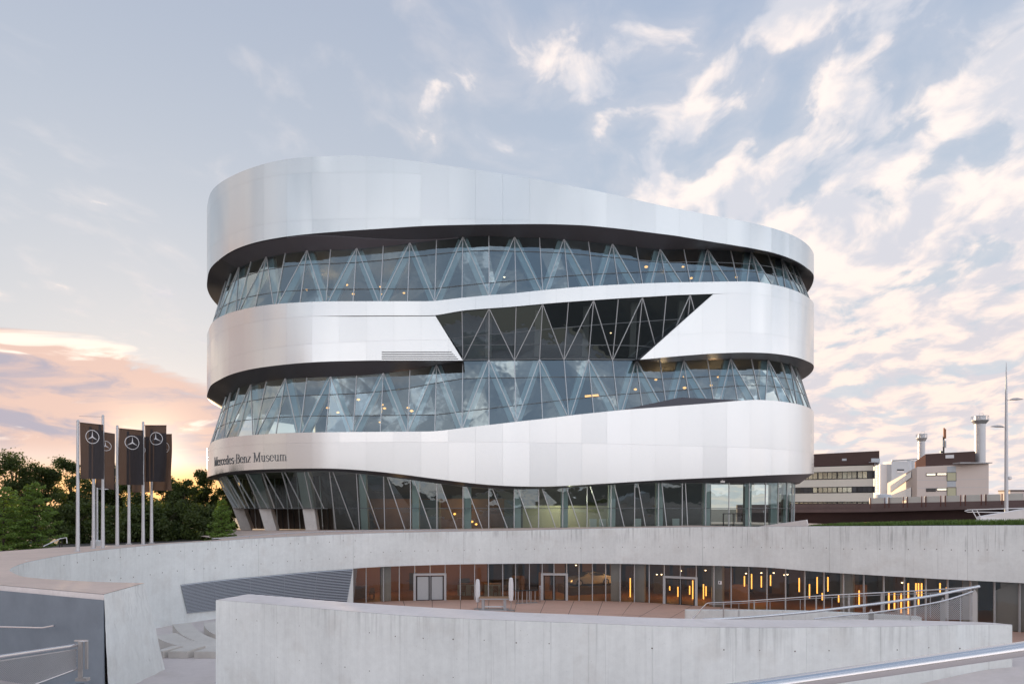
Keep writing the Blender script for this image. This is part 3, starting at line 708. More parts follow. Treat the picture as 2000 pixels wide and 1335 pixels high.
# lettering on the lowest band: thick-and-thin serif strokes
TH, TN, SX = .085, .035, .11
def stroke(mb, P, w, q0, zf):
    P = [Vector((p[0], p[1])) for p in P]
    for i in range(len(P)-1):
        a, b = P[i], P[i+1]; t = (b-a).normalized(); n_ = Vector((-t.y, t.x)); wa = w[i] if hasattr(w, '__len__') else w; wb = w[i+1] if hasattr(w, '__len__') else w
        V = []
        for rr in (-.05, .02):
            for e, ww in ((a-t*.02, wa), (b+t*.02, wb)):
                for sg in (-1, 1):
                    u = e+n_*(sg*ww/2); V.append(MU.p3(q0+u.x, rr, zf(q0+u.x)+u.y))
        mb.add(V, [(0, 1, 3, 2), (4, 6, 7, 5), (0, 4, 5, 1), (2, 3, 7, 6), (0, 2, 6, 4), (1, 5, 7, 3)])
def arcp(cx, cy, rx, ry, a0, a1, n=12): return [(cx+rx*math.cos(R(a0+(a1-a0)*i/n)), cy+ry*math.sin(R(a0+(a1-a0)*i/n))) for i in range(n+1)]
def wl(n, hor=TN, ver=TH, a0=0, a1=360): return [hor+(ver-hor)*abs(math.cos(R(a0+(a1-a0)*i/n))) for i in range(n+1)]
def glyph(ch):
    S = []; X = 1.0; CAP = 1.5
    ser = lambda x, y, w=.42: S.append(([(x-w/2, y), (x+w/2, y)], TN))
    if ch == 'M':
        S += [([(.2, 0), (.2, CAP)], TN*1.3), ([(.2, CAP), (.75, .05)], TH), ([(.75, .05), (1.3, CAP)], TN), ([(1.3, CAP), (1.3, 0)], TH)]; ser(.2, .04); ser(1.3, .04); ser(.13, CAP-.04); ser(1.37, CAP-.04); w = 1.62
    elif ch == 'B':
        S += [([(.25, 0), (.25, CAP)], TH), (arcp(.55, 1.13, .36, .34, -90, 90), wl(12, a0=-90, a1=90)), (arcp(.55, .40, .45, .38, -90, 90), wl(12, a0=-90, a1=90)), ([(.1, .03), (.55, .03)], TN), ([(.1, 1.47), (.55, 1.47)], TN), ([(.25, .78), (.55, .78)], TN)]; w = 1.15
    elif ch in 'ec':
        S.append((arcp(.45, .5, .36, .48, 35 if ch == 'c' else 8, 320), wl(12, a0=20, a1=320)))
        if ch == 'e': S.append(([(.1, .56), (.8, .56)], TN))
        w = .9
    elif ch == 'r': S += [([(.25, 0), (.25, .98)], TH), (arcp(.55, .62, .28, .34, 150, 50, 6), TN*1.3)]; ser(.25, .04); ser(.15, .95, .2); w = .78
    elif ch == 'd': S += [([(.75, 0), (.75, CAP)], TH), (arcp(.45, .5, .35, .48, 40, 320), wl(12, a0=40, a1=320))]; ser(.67, CAP-.04, .22); ser(.82, .04, .24); w = 1.05
    elif ch == 's': S += [(arcp(.4, .73, .25, .24, 30, 250, 8), TN*1.5), ([(.28, .53), (.55, .44)], TH), (arcp(.42, .26, .26, .25, 60, -150, 8), TN*1.5)]; w = .78
    elif ch == '-': S.append(([(.08, .5), (.48, .5)], TH*.7)); w = .56
    elif ch == 'n': S += [([(.22, 0), (.22, .98)], TH), (arcp(.48, .64, .26, .33, 170, 0, 8), TN*1.4), ([(.74, .66), (.74, 0)], TH)]; ser(.22, .04); ser(.74, .04); w = .98
    elif ch == 'm': S += [([(.22, 0), (.22, .98)], TH), (arcp(.46, .64, .24, .33, 170, 0, 8), TN*1.4), ([(.7, .66), (.7, 0)], TH), (arcp(.94, .64, .24, .33, 170, 0, 8), TN*1.4), ([(1.18, .66), (1.18, 0)], TH)]; ser(.22, .04); ser(.7, .04); ser(1.18, .04); w = 1.42
    elif ch == 'z': S += [([(.1, .95), (.7, .95)], TN), ([(.68, .93), (.12, .05)], TH), ([(.1, .04), (.72, .04)], TN)]; w = .82
    elif ch == 'u': S += [([(.22, .98), (.22, .32)], TH), (arcp(.46, .34, .24, .32, 180, 350, 8), TN*1.4), ([(.74, .98), (.74, 0)], TH)]; ser(.15, .95, .22); ser(.67, .95, .22); ser(.8, .04, .22); w = .98
    else: w = .62
    return S, w
TEXT = 'Mercedes-Benz Museum'
widths = [glyph(c)[1] for c in TEXT]
qs0, qs1 = MU.hit(419), MU.hit(560.5); scl = (qs1-qs0)/sum(widths); cur = qs0
zb_l = MU.edge([(418, 910), (444, 906.5), (460, 904.5), (487, 902.5), (496, 901.5), (525, 900.5), (560, 899)])
vs = float(np.mean([zat(545, 887.5)-zat(545, 900)])/1.02)
for ch in TEXT:
    S, w = glyph(ch)
    if S:
        mb = MB()
        for P, ww in S: stroke(mb, [(x*scl, y*vs) for x, y in P], ww, cur, zb_l)
        mb.out('letter', 'letter', bandC)
    cur += w*scl

# ================================================================== courtyard wall and terrace
def cat(pts, n=24):
    P = np.array(pts, float); out = []
    for i in range(len(P)-1):
        p0, p1, p2, p3 = P[max(i-1, 0)], P[i], P[i+1], P[min(i+2, len(P)-1)]; t = np.linspace(0, 1, n, endpoint=False)[:, None]
        out.append(.5*((2*p1)+(-p0+p2)*t+(2*p0-5*p1+4*p2-p3)*t*t+(-p0+3*p1-3*p2+p3)*t**3))
    return np.vstack(out+[P[-1:]])
TIP_Z = -2.9
wall_px = [(283, 1138, 26.5), (200, 1136, 26.8), (120, 1132, 27.2), (50, 1126, 27.9), (25, 1117, 29.3), (21, 1112, 30.2), (32, 1105, 31.9), (60, 1096, 34.0), (117, 1085, 37.3), (150, 1080, 38.9), (225, 1071, 42.2), (325, 1062, 46.3), (425, 1056, 49.6), (500, 1051, 51.6), (600, 1046, 54.3), (690, 1042, 56.3), (800, 1039, 57.9), (1000, 1035.5, 58.5), (1200, 1031, 57.4), (1300, 1029.5, 56.0), (1450, 1028, 53.1), (1600, 1027, 49.7), (1800, 1026, 46.0), (2000, 1025, 43.0), (2250, 1024, 39.2), (2600, 1024, 34.5)]
wp = [((p-1000)*d_/FPX, d_, (HZ-y)*d_/FPX) for p, y, d_ in wall_px]
wc = cat(wp)
WL = Curve(wc[:, :2], -1)           # normal points away from the yard, so a negative recess moves outward
Ls = np.r_[0, np.cumsum(np.hypot(*np.diff(wc[:, :2], axis=0).T))]
wtop = lambda q: np.interp(q, Ls, wc[:, 2])
WL.lo = float(Ls[24*6]); WL.hi = WL.L
wq_ = lambda px: WL.hit(px)
q690 = wq_(690)
FLOORY = -8.0
sof_tr = WL.edge([(600, 1120), (690, 1109), (800, 1104), (900, 1101), (1000, 1100), (1100, 1099.5), (1200, 1100), (1300, 1102), (1400, 1104), (1500, 1107), (1600, 1116), (1700, 1122), (1800, 1128), (1900, 1133), (2000, 1138), (2250, 1150)])
yard_wall = thing('courtyard_wall', 'long curved pale concrete wall sweeping round the sunken yard', 'wall', (0, 58, FLOORY))
def wstrip(name, mat, parent, qa, qb, f0, f1, step=.4, smooth=True):
    n = max(2, int((qb-qa)/step)+1); V = []; Fc = []
    for q in np.linspace(qa, qb, n):
        for f in (f0, f1):
            r, z = f(q); V.append(WL.p3(q, r, z))
    for i in range(n-1): Fc.append((2*i, 2*i+2, 2*i+3, 2*i+1))
    return obj(name, V, Fc, mat, parent, smooth)
# wall in cast lengths with fine joints; left of the louvres it reaches the floor, right of it is a fascia over the glass
edges = [0.0]+[float(Ls[24*i]) for i in (3, 6)]+[wq_(p) for p in (118, 235, 360, 505)]+[q690]+[wq_(p) for p in (905, 1135, 1372, 1620, 1890)]+[WL.L-.2]
for i in range(len(edges)-1):
    a, b = edges[i]+.005, edges[i+1]-.005
    low = (lambda q: FLOORY-.6) if edges[i] < q690-.1 else (lambda q: sof_tr(q))
    n = max(2, int((b-a)/.4)+1); V = []; Fc = []
    for q in np.linspace(a, b, n):
        zt, zb = float(wtop(q)), float(low(q))
        V += [WL.p3(q, 0, zb), WL.p3(q, 0, zt-.02), WL.p3(q, -.02, zt), WL.p3(q, -.55, zt), WL.p3(q, -.55, zb)]
    for j in range(n-1):
        for m_ in range(5): Fc.append((5*j+m_, 5*j+5+m_, 5*j+5+(m_+1) % 5, 5*j+(m_+1) % 5))
    Fc += [(4, 3, 2, 1, 0), tuple(5*(n-1)+m_ for m_ in range(5))]
    obj('wall_segment', V, Fc, 'concrete_far', yard_wall, True, 30)
wstrip('joint_backing', 'joint_dark', yard_wall, .3, WL.L-.3, lambda q: (-.05, (FLOORY-.5) if q < q690 else sof_tr(q)+.05), lambda q: (-.05, wtop(q)-.06))
wstrip('soffit', 'soffit_dark', yard_wall, q690, WL.L-.2, lambda q: (-.5, sof_tr(q)+.004), lambda q: (-2.2, sof_tr(q)+.02))
# formwork tie holes
mb = MB()
for px in range(130, 2000, 27):
    q = wq_(px); zt = float(wtop(q))
    for dzz in ((1.6,) if px > 700 else (.55, 1.9)):
        c = WL.p3(q+random.uniform(-.3, .3), .004, zt-dzz+random.uniform(-.04, .04)); qx = q
        tx, ty = np.interp(qx, WL.S, WL.TX), np.interp(qx, WL.S, WL.TY)
        V = [c+Vector((tx*.035*math.cos(a), ty*.035*math.cos(a), .035*math.sin(a))) for a in np.linspace(0, 2*math.pi, 7)[:-1]]
        mb.add(V, [tuple(range(6))])
tagp(mb.out('tie_hole', 'joint_dark', yard_wall), kind='stuff')
# louvred plant grille in the wall
lou = thing('louvre_grille', 'blue grey slatted louvre grille set into the curved concrete wall', 'grille', tuple(WL.p3(wq_(520), 0, -7)))
def wz(px, py): return (HZ-py)*float(WL.pos(wq_(px))[1])/FPX
TLq, TRq, BLq, BRq = wq_(352), wq_(689), wq_(365), wq_(677)
ztl, ztr, zbl, zbr = wz(352, 1141), wz(689, 1110), wz(365, 1197), wz(677, 1176)
NS = 21
for i in range(NS):
    t = (i+.5)/NS; a = TLq*(1-t)+BLq*t; b = TRq*(1-t)+BRq*t; za = ztl*(1-t)+zbl*t; zb = ztr*(1-t)+zbr*t
    n = 16; V = []; Fc = []; hs = .033
    for j in range(n+1):
        q = a+(b-a)*j/n; z = za+(zb-za)*j/n
        V += [WL.p3(q, .03, z-hs), WL.p3(q, .13, z-hs+.01), WL.p3(q, .06, z+hs*1.2), WL.p3(q, .03, z+hs*1.2)]
    for j in range(n):
        for m_ in range(4): Fc.append((4*j+m_, 4*j+4+m_, 4*j+4+(m_+1) % 4, 4*j+(m_+1) % 4))
    Fc += [(3, 2, 1, 0), (4*n, 4*n+1, 4*n+2, 4*n+3)]
    obj('slat', V, Fc, 'louvre', lou)
V = []
for j in range(17):
    f = j/16; V += [WL.p3(TLq+(TRq-TLq)*f, .02, ztl+(ztr-ztl)*f), WL.p3(BLq+(BRq-BLq)*f, .02, zbl+(zbr-zbl)*f)]
obj('backing', V, [(2*j, 2*j+1, 2*j+3, 2*j+2) for j in range(16)], 'dark_gap', lou)
for px in (413, 481, 549, 615):
    t = (px-352)/337; mb = MB(); q = TLq+(TRq-TLq)*t; q2 = BLq+(BRq-BLq)*t
    mb.beam(WL.p3(q, .12, ztl+(ztr-ztl)*t), WL.p3(q2, .14, zbl+(zbr-zbl)*t), .02, .02); mb.out('post', 'louvre', lou)

# promontory tip: battered end face and the painted grey wall under the coping
fr0, fr1 = Vector((-13.75, 23.0, TIP_Z)), Vector((-19.6, 25.6, -2.85)); fr2 = Vector((-46, 33, -2.75))
in0 = Vector(wp[0])
def zfl(x, y):
    f = -6.35 if x < 1.5 else min(-4.3, max(-6.35, -6.6+.165*x))
    y0 = float(np.interp(x, [-6, 4], [27, 19.2])); t = sm(min(1, max(0, (y-y0)/15))); return f*(1-t)+FLOORY*t
tipw = thing('terrace_end_block', 'battered rough concrete end of the terrace beside the painted grey wall', 'wall', (-14, 25, -6.4))
b0 = Vector((-13.55, 22.95, -6.7)); b1 = Vector((-13.65, 27.0, -6.7)); n0 = Vector((.0, 0, 0))
mb = MB(); inn = Vector((-1.2, .5, 0))
nV = []; N1, N2 = 10, 14
for i in range(N1+1):
    for j in range(N2+1):
        s_, t_ = i/N1, j/N2; top_ = fr0.lerp(in0, s_); bo = b0.lerp(b1, s_)
        p = top_.lerp(bo, t_); w = .05*random.uniform(-1, 1)*(1 if 0 < i < N1 and 0 < j < N2 else .2); nV.append(p+Vector((w, 0, 0)))
Fc = [(i*(N2+1)+j, (i+1)*(N2+1)+j, (i+1)*(N2+1)+j+1, i*(N2+1)+j+1) for i in range(N1) for j in range(N2)]
obj('end_face', nV, Fc, 'concrete', tipw, True)
# front face: pale coping strip then grey paint
V = [fr0, fr1, fr2, fr2+Vector((0, 0, -.19)), fr1+Vector((0, 0, -.19)), fr0+Vector((0, 0, -.19))]
obj('coping_edge', V, [(0, 1, 4, 5), (1, 2, 3, 4)], 'coping', tipw)
off = Vector((.06, .14, 0)).normalized()*-.0
g0 = fr0+Vector((.0, -.05, -.19)); g1 = fr1+Vector((0, -.05, -.19)); g2 = fr2+Vector((0, -.05, -.19)); dn_ = Vector((0, 0, -4.6)); bk = Vector((0, .06, 0))
V = [g0, g1, g2, g2+dn_, g1+dn_, g0+dn_, g0+bk, g1+bk, g2+bk, g0+dn_+bk+Vector((.04, 0, 0))]
obj('grey_painted_face', V, [(0, 1, 4, 5), (1, 2, 3, 4), (0, 6, 7, 1), (1, 7, 8, 2), (0, 5, 9, 6)], 'painted_grey', tipw)
# terrace surface
ter = [Vector(tuple(wc[i])) for i in range(0, len(wc), 4)]
ter = [v+Vector((0, 0, .012)) for v in ter]
for i, v in enumerate(ter):
    q = np.interp(i*4, range(len(Ls)), Ls); n_ = Vector((float(np.interp(q, WL.S, WL.NX)), float(np.interp(q, WL.S, WL.NY)), 0)); v += n_*.03
rest = [(58, 34, -1.4), (62, 80, -2.9), (60, 150, -3.0), (-50, 150, -3.0), (-46, 90, -3.0), (-33, 72, -2.9), (-25.5, 60, -2.75), (-26.8, 50.5, -2.62), (-30.6, 45.6, -2.62), (-31.5, 41.5, -2.64), (-46, 40, -2.7), tuple(fr2+Vector((0, 0, .012))), tuple(fr1+Vector((0, 0, .012))), tuple(fr0+Vector((0, 0, .012)))]
bm = bmesh.new(); vs_ = [bm.verts.new(v) for v in ter]+[bm.verts.new(v) for v in rest]
edg = [bm.edges.new((vs_[i], vs_[(i+1) % len(vs_)])) for i in range(len(vs_))]
bmesh.ops.triangle_fill(bm, edges=edg, use_beauty=True)
bmesh.ops.recalc_face_normals(bm, faces=bm.faces)
if sum(f.normal.z for f in bm.faces) < 0: bmesh.ops.reverse_faces(bm, faces=bm.faces)
me = bpy.data.meshes.new('terrace'); bm.to_mesh(me); bm.free(); me.materials.append(MATS['paving_pink'])
terr = bpy.data.objects.new('terrace', me); COL.objects.link(terr); tagp(terr, 'pinkish paved terrace above the sunken yard', 'pavement', kind='structure')
# ground sheet round everything
inner = [(-46, 33), (-46, 40), (-31.5, 41.5), (-30.6, 45.6), (-26.8, 50.5), (-25.5, 60), (-33, 72), (-46, 90), (-50, 150), (60, 150), (62, 80), (58, 34), (58, -40), (-46, -40)]
V = []; Fc = []; c0 = Vector((0, 45))
for x, y in inner:
    dd = (Vector((x, y))-c0).normalized(); V += [(x, y, -3.3), tuple(c0+dd*(Vector((x, y))-c0).length*1.0+dd*30)+(-3.8,), tuple(c0+dd*3500)+(-4.0,)]
n = len(inner)
for i in range(n):
    j = (i+1) % n; Fc += [(3*i, 3*j, 3*j+1, 3*i+1), (3*i+1, 3*j+1, 3*j+2, 3*i+2)]
tagp(obj('ground', V, Fc, 'asphalt'), 'dark ground stretching to the horizon', 'ground', kind='structure')
# yard floor: sloping forecourt grid
V = []; Fc = []; xs = np.linspace(-46, 58, 53); ys = np.linspace(2.9, 72, 47)
for y in ys:
    for x in xs: V.append((x, y, zfl(x, y)))
for j in range(len(ys)-1):
    for i in range(len(xs)-1):
        k = j*len(xs)+i; Fc.append((k, k+1, k+len(xs)+1, k+len(xs)))
tagp(obj('yard_floor', V, Fc, 'paving_floor', None, True), 'sloping pale floor of the sunken yard', 'floor', kind='structure')
# red paving slabs in front of the yard glass
pav = tagp(wstrip('courtyard_paving', 'joint_dark', None, wq_(560), wq_(2100), lambda q: (-2.4, FLOORY+.015), lambda q: (13.0, FLOORY+.015)), 'reddish stone paving before the sunken glass front', 'paving', kind='structure')
qs_ = np.linspace(wq_(560), wq_(2100), 25)
for i in range(24):
    for r0_, r1_ in ((-1.0, 6.1), (6.14, 12.9)):
        V = []; a, b = qs_[i]+.02, qs_[i+1]-.02
        for t in (0, .5, 1):
            q = a+(b-a)*t; V += [WL.p3(q, r0_, FLOORY+.05), WL.p3(q, r1_, FLOORY+.05)]
        obj('slab', V, [(0, 2, 3, 1), (2, 4, 5, 3)], 'paving_red', pav)

# ================================================================== glass front of the sunken yard
yg = thing('yard_glass_front', 'brown tinted glazed front of the sunken yard under the curved wall', 'glass front', tuple(WL.p3(wq_(1100), -1, FLOORY)))
mpx = [684, 715, 749, 780, 810, 840, 869.5, 899, 927, 954, 982, 1007, 1034, 1059, 1082, 1107, 1131, 1157, 1183, 1211, 1239, 1268, 1297.5, 1329, 1360, 1394.5, 1428, 1462.5, 1498, 1534.5, 1572, 1609.5, 1647.5, 1687, 1726, 1766, 1808, 1850.5, 1895.5, 1942, 1991, 2042, 2096]
RGY = -1.0
mq = [WL.hit(p, RGY) for p in mpx]
doors = {4: 'shutter', 13: 'dark', 22: 'dark'}
for i, q in enumerate(mq):
    mb = MB(); mb.beam(WL.p3(q, RGY+.03, FLOORY), WL.p3(q, RGY+.03, sof_tr(q)+.1), .07, .12, (0, 1, 0)); mb.out('mullion', 'frame_grey', yg)
for i in range(len(mq)-1):
    a, b = mq[i], mq[i+1]; isd = i in doors or (i-1) in doors
    z0 = FLOORY+2.35 if isd else FLOORY+.05
    V = [WL.p3(a, RGY, z0), WL.p3(b, RGY, z0), WL.p3(b, RGY, sof_tr(b)+.1), WL.p3(a, RGY, sof_tr(a)+.1)]
    obj('pane', V, [(0, 1, 2, 3)], 'glass_yard', yg)
for i, kind in doors.items():
    a, m_, b = mq[i], mq[i+1], mq[i+2]; dh = 2.3
    d_ = MB().beam(WL.p3(a, RGY+.1, FLOORY+dh), WL.p3(b, RGY+.1, FLOORY+dh), .2, .18).beam(WL.p3(a, RGY+.1, FLOORY), WL.p3(a, RGY+.1, FLOORY+dh+.08), .2, .16, (0, 1, 0)).beam(WL.p3(b, RGY+.1, FLOORY), WL.p3(b, RGY+.1, FLOORY+dh+.08), .2, .16, (0, 1, 0))
    dof = d_.out('door_frame', 'frame_grey', yg)
    for s0, s1 in ((a+.12, m_-.03), (m_+.03, b-.12)):
        f = MB()
        for u0, u1, z0, z1 in ((s0, s0+.09, 0, dh-.12), (s1-.09, s1, 0, dh-.12)):
            f.beam(WL.p3((u0+u1)/2, RGY+.08, FLOORY+.03), WL.p3((u0+u1)/2, RGY+.08, FLOORY+dh-.12), .09, .06, (0, 1, 0))
        for zz in (.08, dh-.16): f.beam(WL.p3(s0, RGY+.08, FLOORY+zz), WL.p3(s1, RGY+.08, FLOORY+zz), .09, .06)
        f.out('door_leaf', 'frame_black', dof)
        V = [WL.p3(s0+.08, RGY+.06, FLOORY+.1), WL.p3(s1-.08, RGY+.06, FLOORY+.1), WL.p3(s1-.08, RGY+.06, FLOORY+dh-.2), WL.p3(s0+.08, RGY+.06, FLOORY+dh-.2)]
        obj('door_pane', V, [(0, 1, 2, 3)], 'shutter' if kind == 'shutter' else 'glass_yard', dof)
# room behind the glass
room = thing('yard_hall_interior', 'dim brown hall lit by warm lamps behind the yard glass', 'hall', tuple(WL.p3(wq_(1100), -6, FLOORY)))
qz = wq_(2600)-1
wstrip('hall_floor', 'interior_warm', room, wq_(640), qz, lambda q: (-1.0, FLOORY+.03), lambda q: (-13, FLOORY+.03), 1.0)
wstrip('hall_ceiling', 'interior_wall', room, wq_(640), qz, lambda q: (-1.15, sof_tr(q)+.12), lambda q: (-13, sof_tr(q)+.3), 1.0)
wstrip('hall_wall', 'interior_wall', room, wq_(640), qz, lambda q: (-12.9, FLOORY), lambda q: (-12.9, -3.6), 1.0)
wstrip('warm_wall', 'interior_warm', room, wq_(640), wq_(950), lambda q: (-8.5, FLOORY), lambda q: (-8.5, -3.8), 1.0)
mb = MB(); mb.add([WL.p3(wq_(640), -1.2, FLOORY), WL.p3(wq_(640), -13, FLOORY), WL.p3(wq_(640), -13, -3.7), WL.p3(wq_(640), -1.2, -3.7)], [(0, 1, 2, 3)]); mb.out('side_wall', 'interior_warm', room)
for px in (753, 1203, 1250, 1402, 1655, 1970, 1895):
    q = WL.hit(px, -1.7); mb = MB(); p = WL.p3(q, -1.75, 0); mb.box((p.x, p.y, (FLOORY-4.3)/2), (.85, .7, -FLOORY-4.3+.3), math.atan2(np.interp(q, WL.S, WL.TY), np.interp(q, WL.S, WL.TX))); mb.out('concrete_column', 'concrete_column', room)
# uneven fittings along the back of the hall: wall panels, a pale ceiling beam, shelving
hp = np.linspace(wq_(960), wq_(2050), 34)
for i in range(33):
    a, b = hp[i]+.05, hp[i+1]-random.uniform(.05, .5); hh_ = random.uniform(2.2, 3.6); dp = -12.6+random.uniform(0, 2.5)
    V = [WL.p3(a, dp, FLOORY), WL.p3(b, dp, FLOORY), WL.p3(b, dp, FLOORY+hh_), WL.p3(a, dp, FLOORY+hh_)]
    obj('wall_panel', V, [(0, 1, 2, 3)], random.choice(['panel_umber', 'panel_ochre', 'panel_slate', 'panel_slate', 'panel_umber']), room)
for i in range(14):
    q = wq_(720)+(wq_(1900)-wq_(720))*random.random(); p = WL.p3(q, -6-3*random.random(), FLOORY+.03); hgt = random.uniform(.8, 2.0)
    mb = MB().box((p.x, p.y, p.z+hgt/2), (random.uniform(.5, 1.8), .5, hgt), random.uniform(-.4, .4)); mb.box((p.x, p.y-.05, p.z+hgt*.55), (.4, .55, .05), 0); mb.out('display_stand', random.choice(['panel_slate', 'wood', 'panel_ochre']), room)
wstrip('ceiling_beam', 'interior_beige', room, wq_(1060), wq_(1900), lambda q: (-7, sof_tr(q)-.25), lambda q: (-7, sof_tr(q)-.02), 1.0)
# green grey panels at the far right end of the glass front
for i in (39, 40, 41):
    a, b = mq[i]+.05, mq[i+1]-.05; V = [WL.p3(a, RGY-.25, FLOORY+.05), WL.p3(b, RGY-.25, FLOORY+.05), WL.p3(b, RGY-.25, sof_tr(b)), WL.p3(a, RGY-.25, sof_tr(a) if i > 39 else FLOORY+2.6)]
    obj('grey_panel', V, [(0, 1, 2, 3)], 'panel_grey', room)
# hanging tube lamps
def tube_lamp(px, y0, y1, r, w=.05):
    q = WL.hit(px, -r); dist = float(WL.pos(q, -r)[1]); z0, z1 = (HZ-y1)*dist/FPX, (HZ-y0)*dist/FPX; p = WL.p3(q, -r, 0)
    mb = MB(); mb.tube([(p.x, p.y, z0), (p.x, p.y, z1)], w, 8); o = mb.out('tube_lamp', 'lamp_tube')
    mb = MB(); mb.tube([(p.x, p.y, z1), (p.x, p.y, float(sof_tr(q))+.15)], .012, 5); mb.out('cord', 'frame_black', o)
    return tagp(o, 'glowing orange tube lamp hanging behind the yard glass', 'lamp', 'hanging tube lamps in the sunken hall')
for px, y0, y1 in ((1231, 1128, 1165), (1353, 1132, 1172), (1374, 1140, 1169), (1391, 1145, 1165), (1308, 1144, 1152), (1324, 1145, 1165), (1347, 1143, 1160), (1454, 1124, 1144), (1468, 1120, 1149), (1487, 1124, 1146), (1505, 1122, 1143), (1379, 1144, 1163),
                   (1561, 1128, 1155), (1581, 1140, 1167), (1596, 1126, 1158), (1606, 1157, 1171), (1617, 1126, 1154), (1643, 1126, 1140), (1638, 1160, 1175), (1736, 1157, 1190), (1747, 1157, 1190), (1760, 1158, 1198), (1774, 1138, 1198), (1789, 1138, 1160), (1794, 1138, 1180), (1800, 1138, 1164), (1836, 1138, 1162), (1849, 1146, 1160), (1678, 1152, 1184)):
    tube_lamp(px, y0, y1, 3.2+random.random()*3.0)
# ceiling spots and the lit strips of the cafe
for px, py in ((1283, 1121), (1292, 1121), (1330, 1114), (1378, 1113), (1400, 1115), (1457, 1119), (1487, 1118), (1511, 1118), (1532, 1122), (1538, 1121), (1125, 1103), (1762, 1137), (1906, 1136)):
    q = WL.hit(px, -4); dist = float(WL.pos(q, -4)[1]); mb = MB(); mb.lathe(at(px, py, dist), [(.02, -.05), (.07, -.02), (.07, .03)], 8); mb.out('ceiling_spot', 'lamp_spot', room)
for px in (822, 838, 877, 915, 936):
    q = WL.hit(px, -5); p = WL.p3(q, -5, -5.02); mb = MB(); mb.box(p, (.75, .08, .06), R(random.uniform(-4, 4))); mb.out('strip_lamp', 'lamp_tube', room)
for px, e in ((740, 55), (860, 45), (960, 35), (1090, 50), (1150, 40), (1230, 35)):
    plight(WL.p3(WL.hit(px, -5), -5.5, -5.6), e, (1, .55, .2))
for px in (1310, 1370, 1480, 1600, 1780): plight(WL.p3(WL.hit(px, -5), -5, -6.5), 28, (1, .5, .15))

# display car inside the hall
q = WL.hit(1150, -7); cp = WL.p3(q, -7, FLOORY+.75)
car = thing('display_car', 'silver sports coupe on display behind the yard glass', 'car', tuple(cp))
ca = R(200)
def cl(x, y, z): return cp+Vector((x*math.cos(ca)-y*math.sin(ca), x*math.sin(ca)+y*math.cos(ca), z))
prof = [(-2.15, .35), (-2.2, .55), (-2.05, .85), (-1.5, .98), (-.95, 1.22), (-.2, 1.3), (.35, 1.18), (.95, .88), (1.7, .78), (2.15, .58), (2.25, .38), (2.1, .22), (-2.0, .22)]
V = []; Fc = []; m_ = len(prof)
for y, sc in ((-.92, .96), (-.8, 1), (.8, 1), (.92, .96)):
    for x, z in prof: V.append(cl(x*sc, y*(1 if z < .9 else .84), z*sc if z > .9 else z))
for j in range(3):
    for i in range(m_): Fc.append((j*m_+i, j*m_+(i+1) % m_, (j+1)*m_+(i+1) % m_, (j+1)*m_+i))
Fc += [tuple(range(m_-1, -1, -1)), tuple(range(3*m_, 4*m_))]
obj('body', V, Fc, 'car_paint', car, True, 40)
for sy in (-1, 1):
    wv_ = [(-1.3, .95), (-.9, 1.17), (-.2, 1.23), (.28, 1.12), (.7, .93)]
    obj('side_window', [cl(x, sy*.86, z) for x, z in wv_], [tuple(range(5))], 'tyre', car)
    for xw in (-1.35, 1.4):
        c = cl(xw, sy*.86, .32); ax = cl(0, 1, 0)-cl(0, 0, 0); mb = MB(); mb.tube([c-ax*.1, c+ax*.1], .33, 16); w_ = mb.out('wheel', 'tyre', car)
        mb = MB(); mb.tube([c-ax*.12, c+ax*.12], .2, 12); mb.out('rim', 'steel_satin', w_)
    mb = MB(); mb.lathe(cl(2.0, sy*.62, .56), [(.02, -.07), (.1, 0), (.02, .07)], 8); mb.out('headlight', 'lamp_spot', car)
obj('windscreen', [cl(.98, -.66, .9), cl(.98, .66, .9), cl(.36, .6, 1.19), cl(.36, -.6, 1.19)], [(0, 1, 2, 3)], 'tyre', car)
mb = MB(); mb.box(cp+Vector((0, 0, -.36)), (5.2, 2.8, .72), ca); tagp(mb.out('car_plinth', 'interior_wall'), 'dark low plinth under the silver display car', 'plinth')
MB_ = None

# ================================================================== yard furniture
def parasol(px, y0, y1, yb, lab):
    dist = FLOORY*FPX/(HZ-yb); b = at(px, yb, dist); zt = (HZ-y0)*dist/FPX; zl = (HZ-y1)*dist/FPX
    t = thing('closed_parasol', lab, 'parasol', tuple(b), 'closed parasols in the yard'); mb = MB(); mb.lathe((b.x, b.y, b.z+.05), [(.3, 0), (.3, .06), (.05, .09)], 16); mb.out('base', 'steel_satin', t)
    mb = MB(); mb.tube([(b.x, b.y, b.z+.1), (b.x, b.y, zt)], .03, 8); mb.out('pole', 'steel_satin', t)
    V = []; Fc = []; n = 16; pr = [(.03, 0), (.13, .03), (.16, .3), (.15, .75), (.11, .97), (.03, 1.0)]
    for r, f in pr:
        for j in range(n):
            rr = r*(1+.22*(j % 2)); an = 2*math.pi*j/n+f*.5; V.append((b.x+rr*math.cos(an), b.y+rr*math.sin(an), zl+(zt-zl)*f))
    for i in range(len(pr)-1):
        for j in range(n): Fc.append((i*n+j, i*n+(j+1) % n, (i+1)*n+(j+1) % n, (i+1)*n+j))
    obj('folded_canopy', V, Fc, 'white_fabric', t)
    mb = MB(); zz = zl+(zt-zl)*.45; mb.lathe((b.x, b.y, zz), [(.185, 0), (.185, .06)], 16); mb.out('strap', 'white_fabric', t)
parasol(933, 1130, 1176, 1190, 'closed white parasol left of the grey serving table')
parasol(998, 1127, 1173, 1193, 'closed white parasol right of the grey serving table')
dist = FLOORY*FPX/(HZ-1191); b = at(965, 1191, dist)
t = thing('serving_table', 'grey and wood serving table between two closed parasols', 'table', tuple(b))
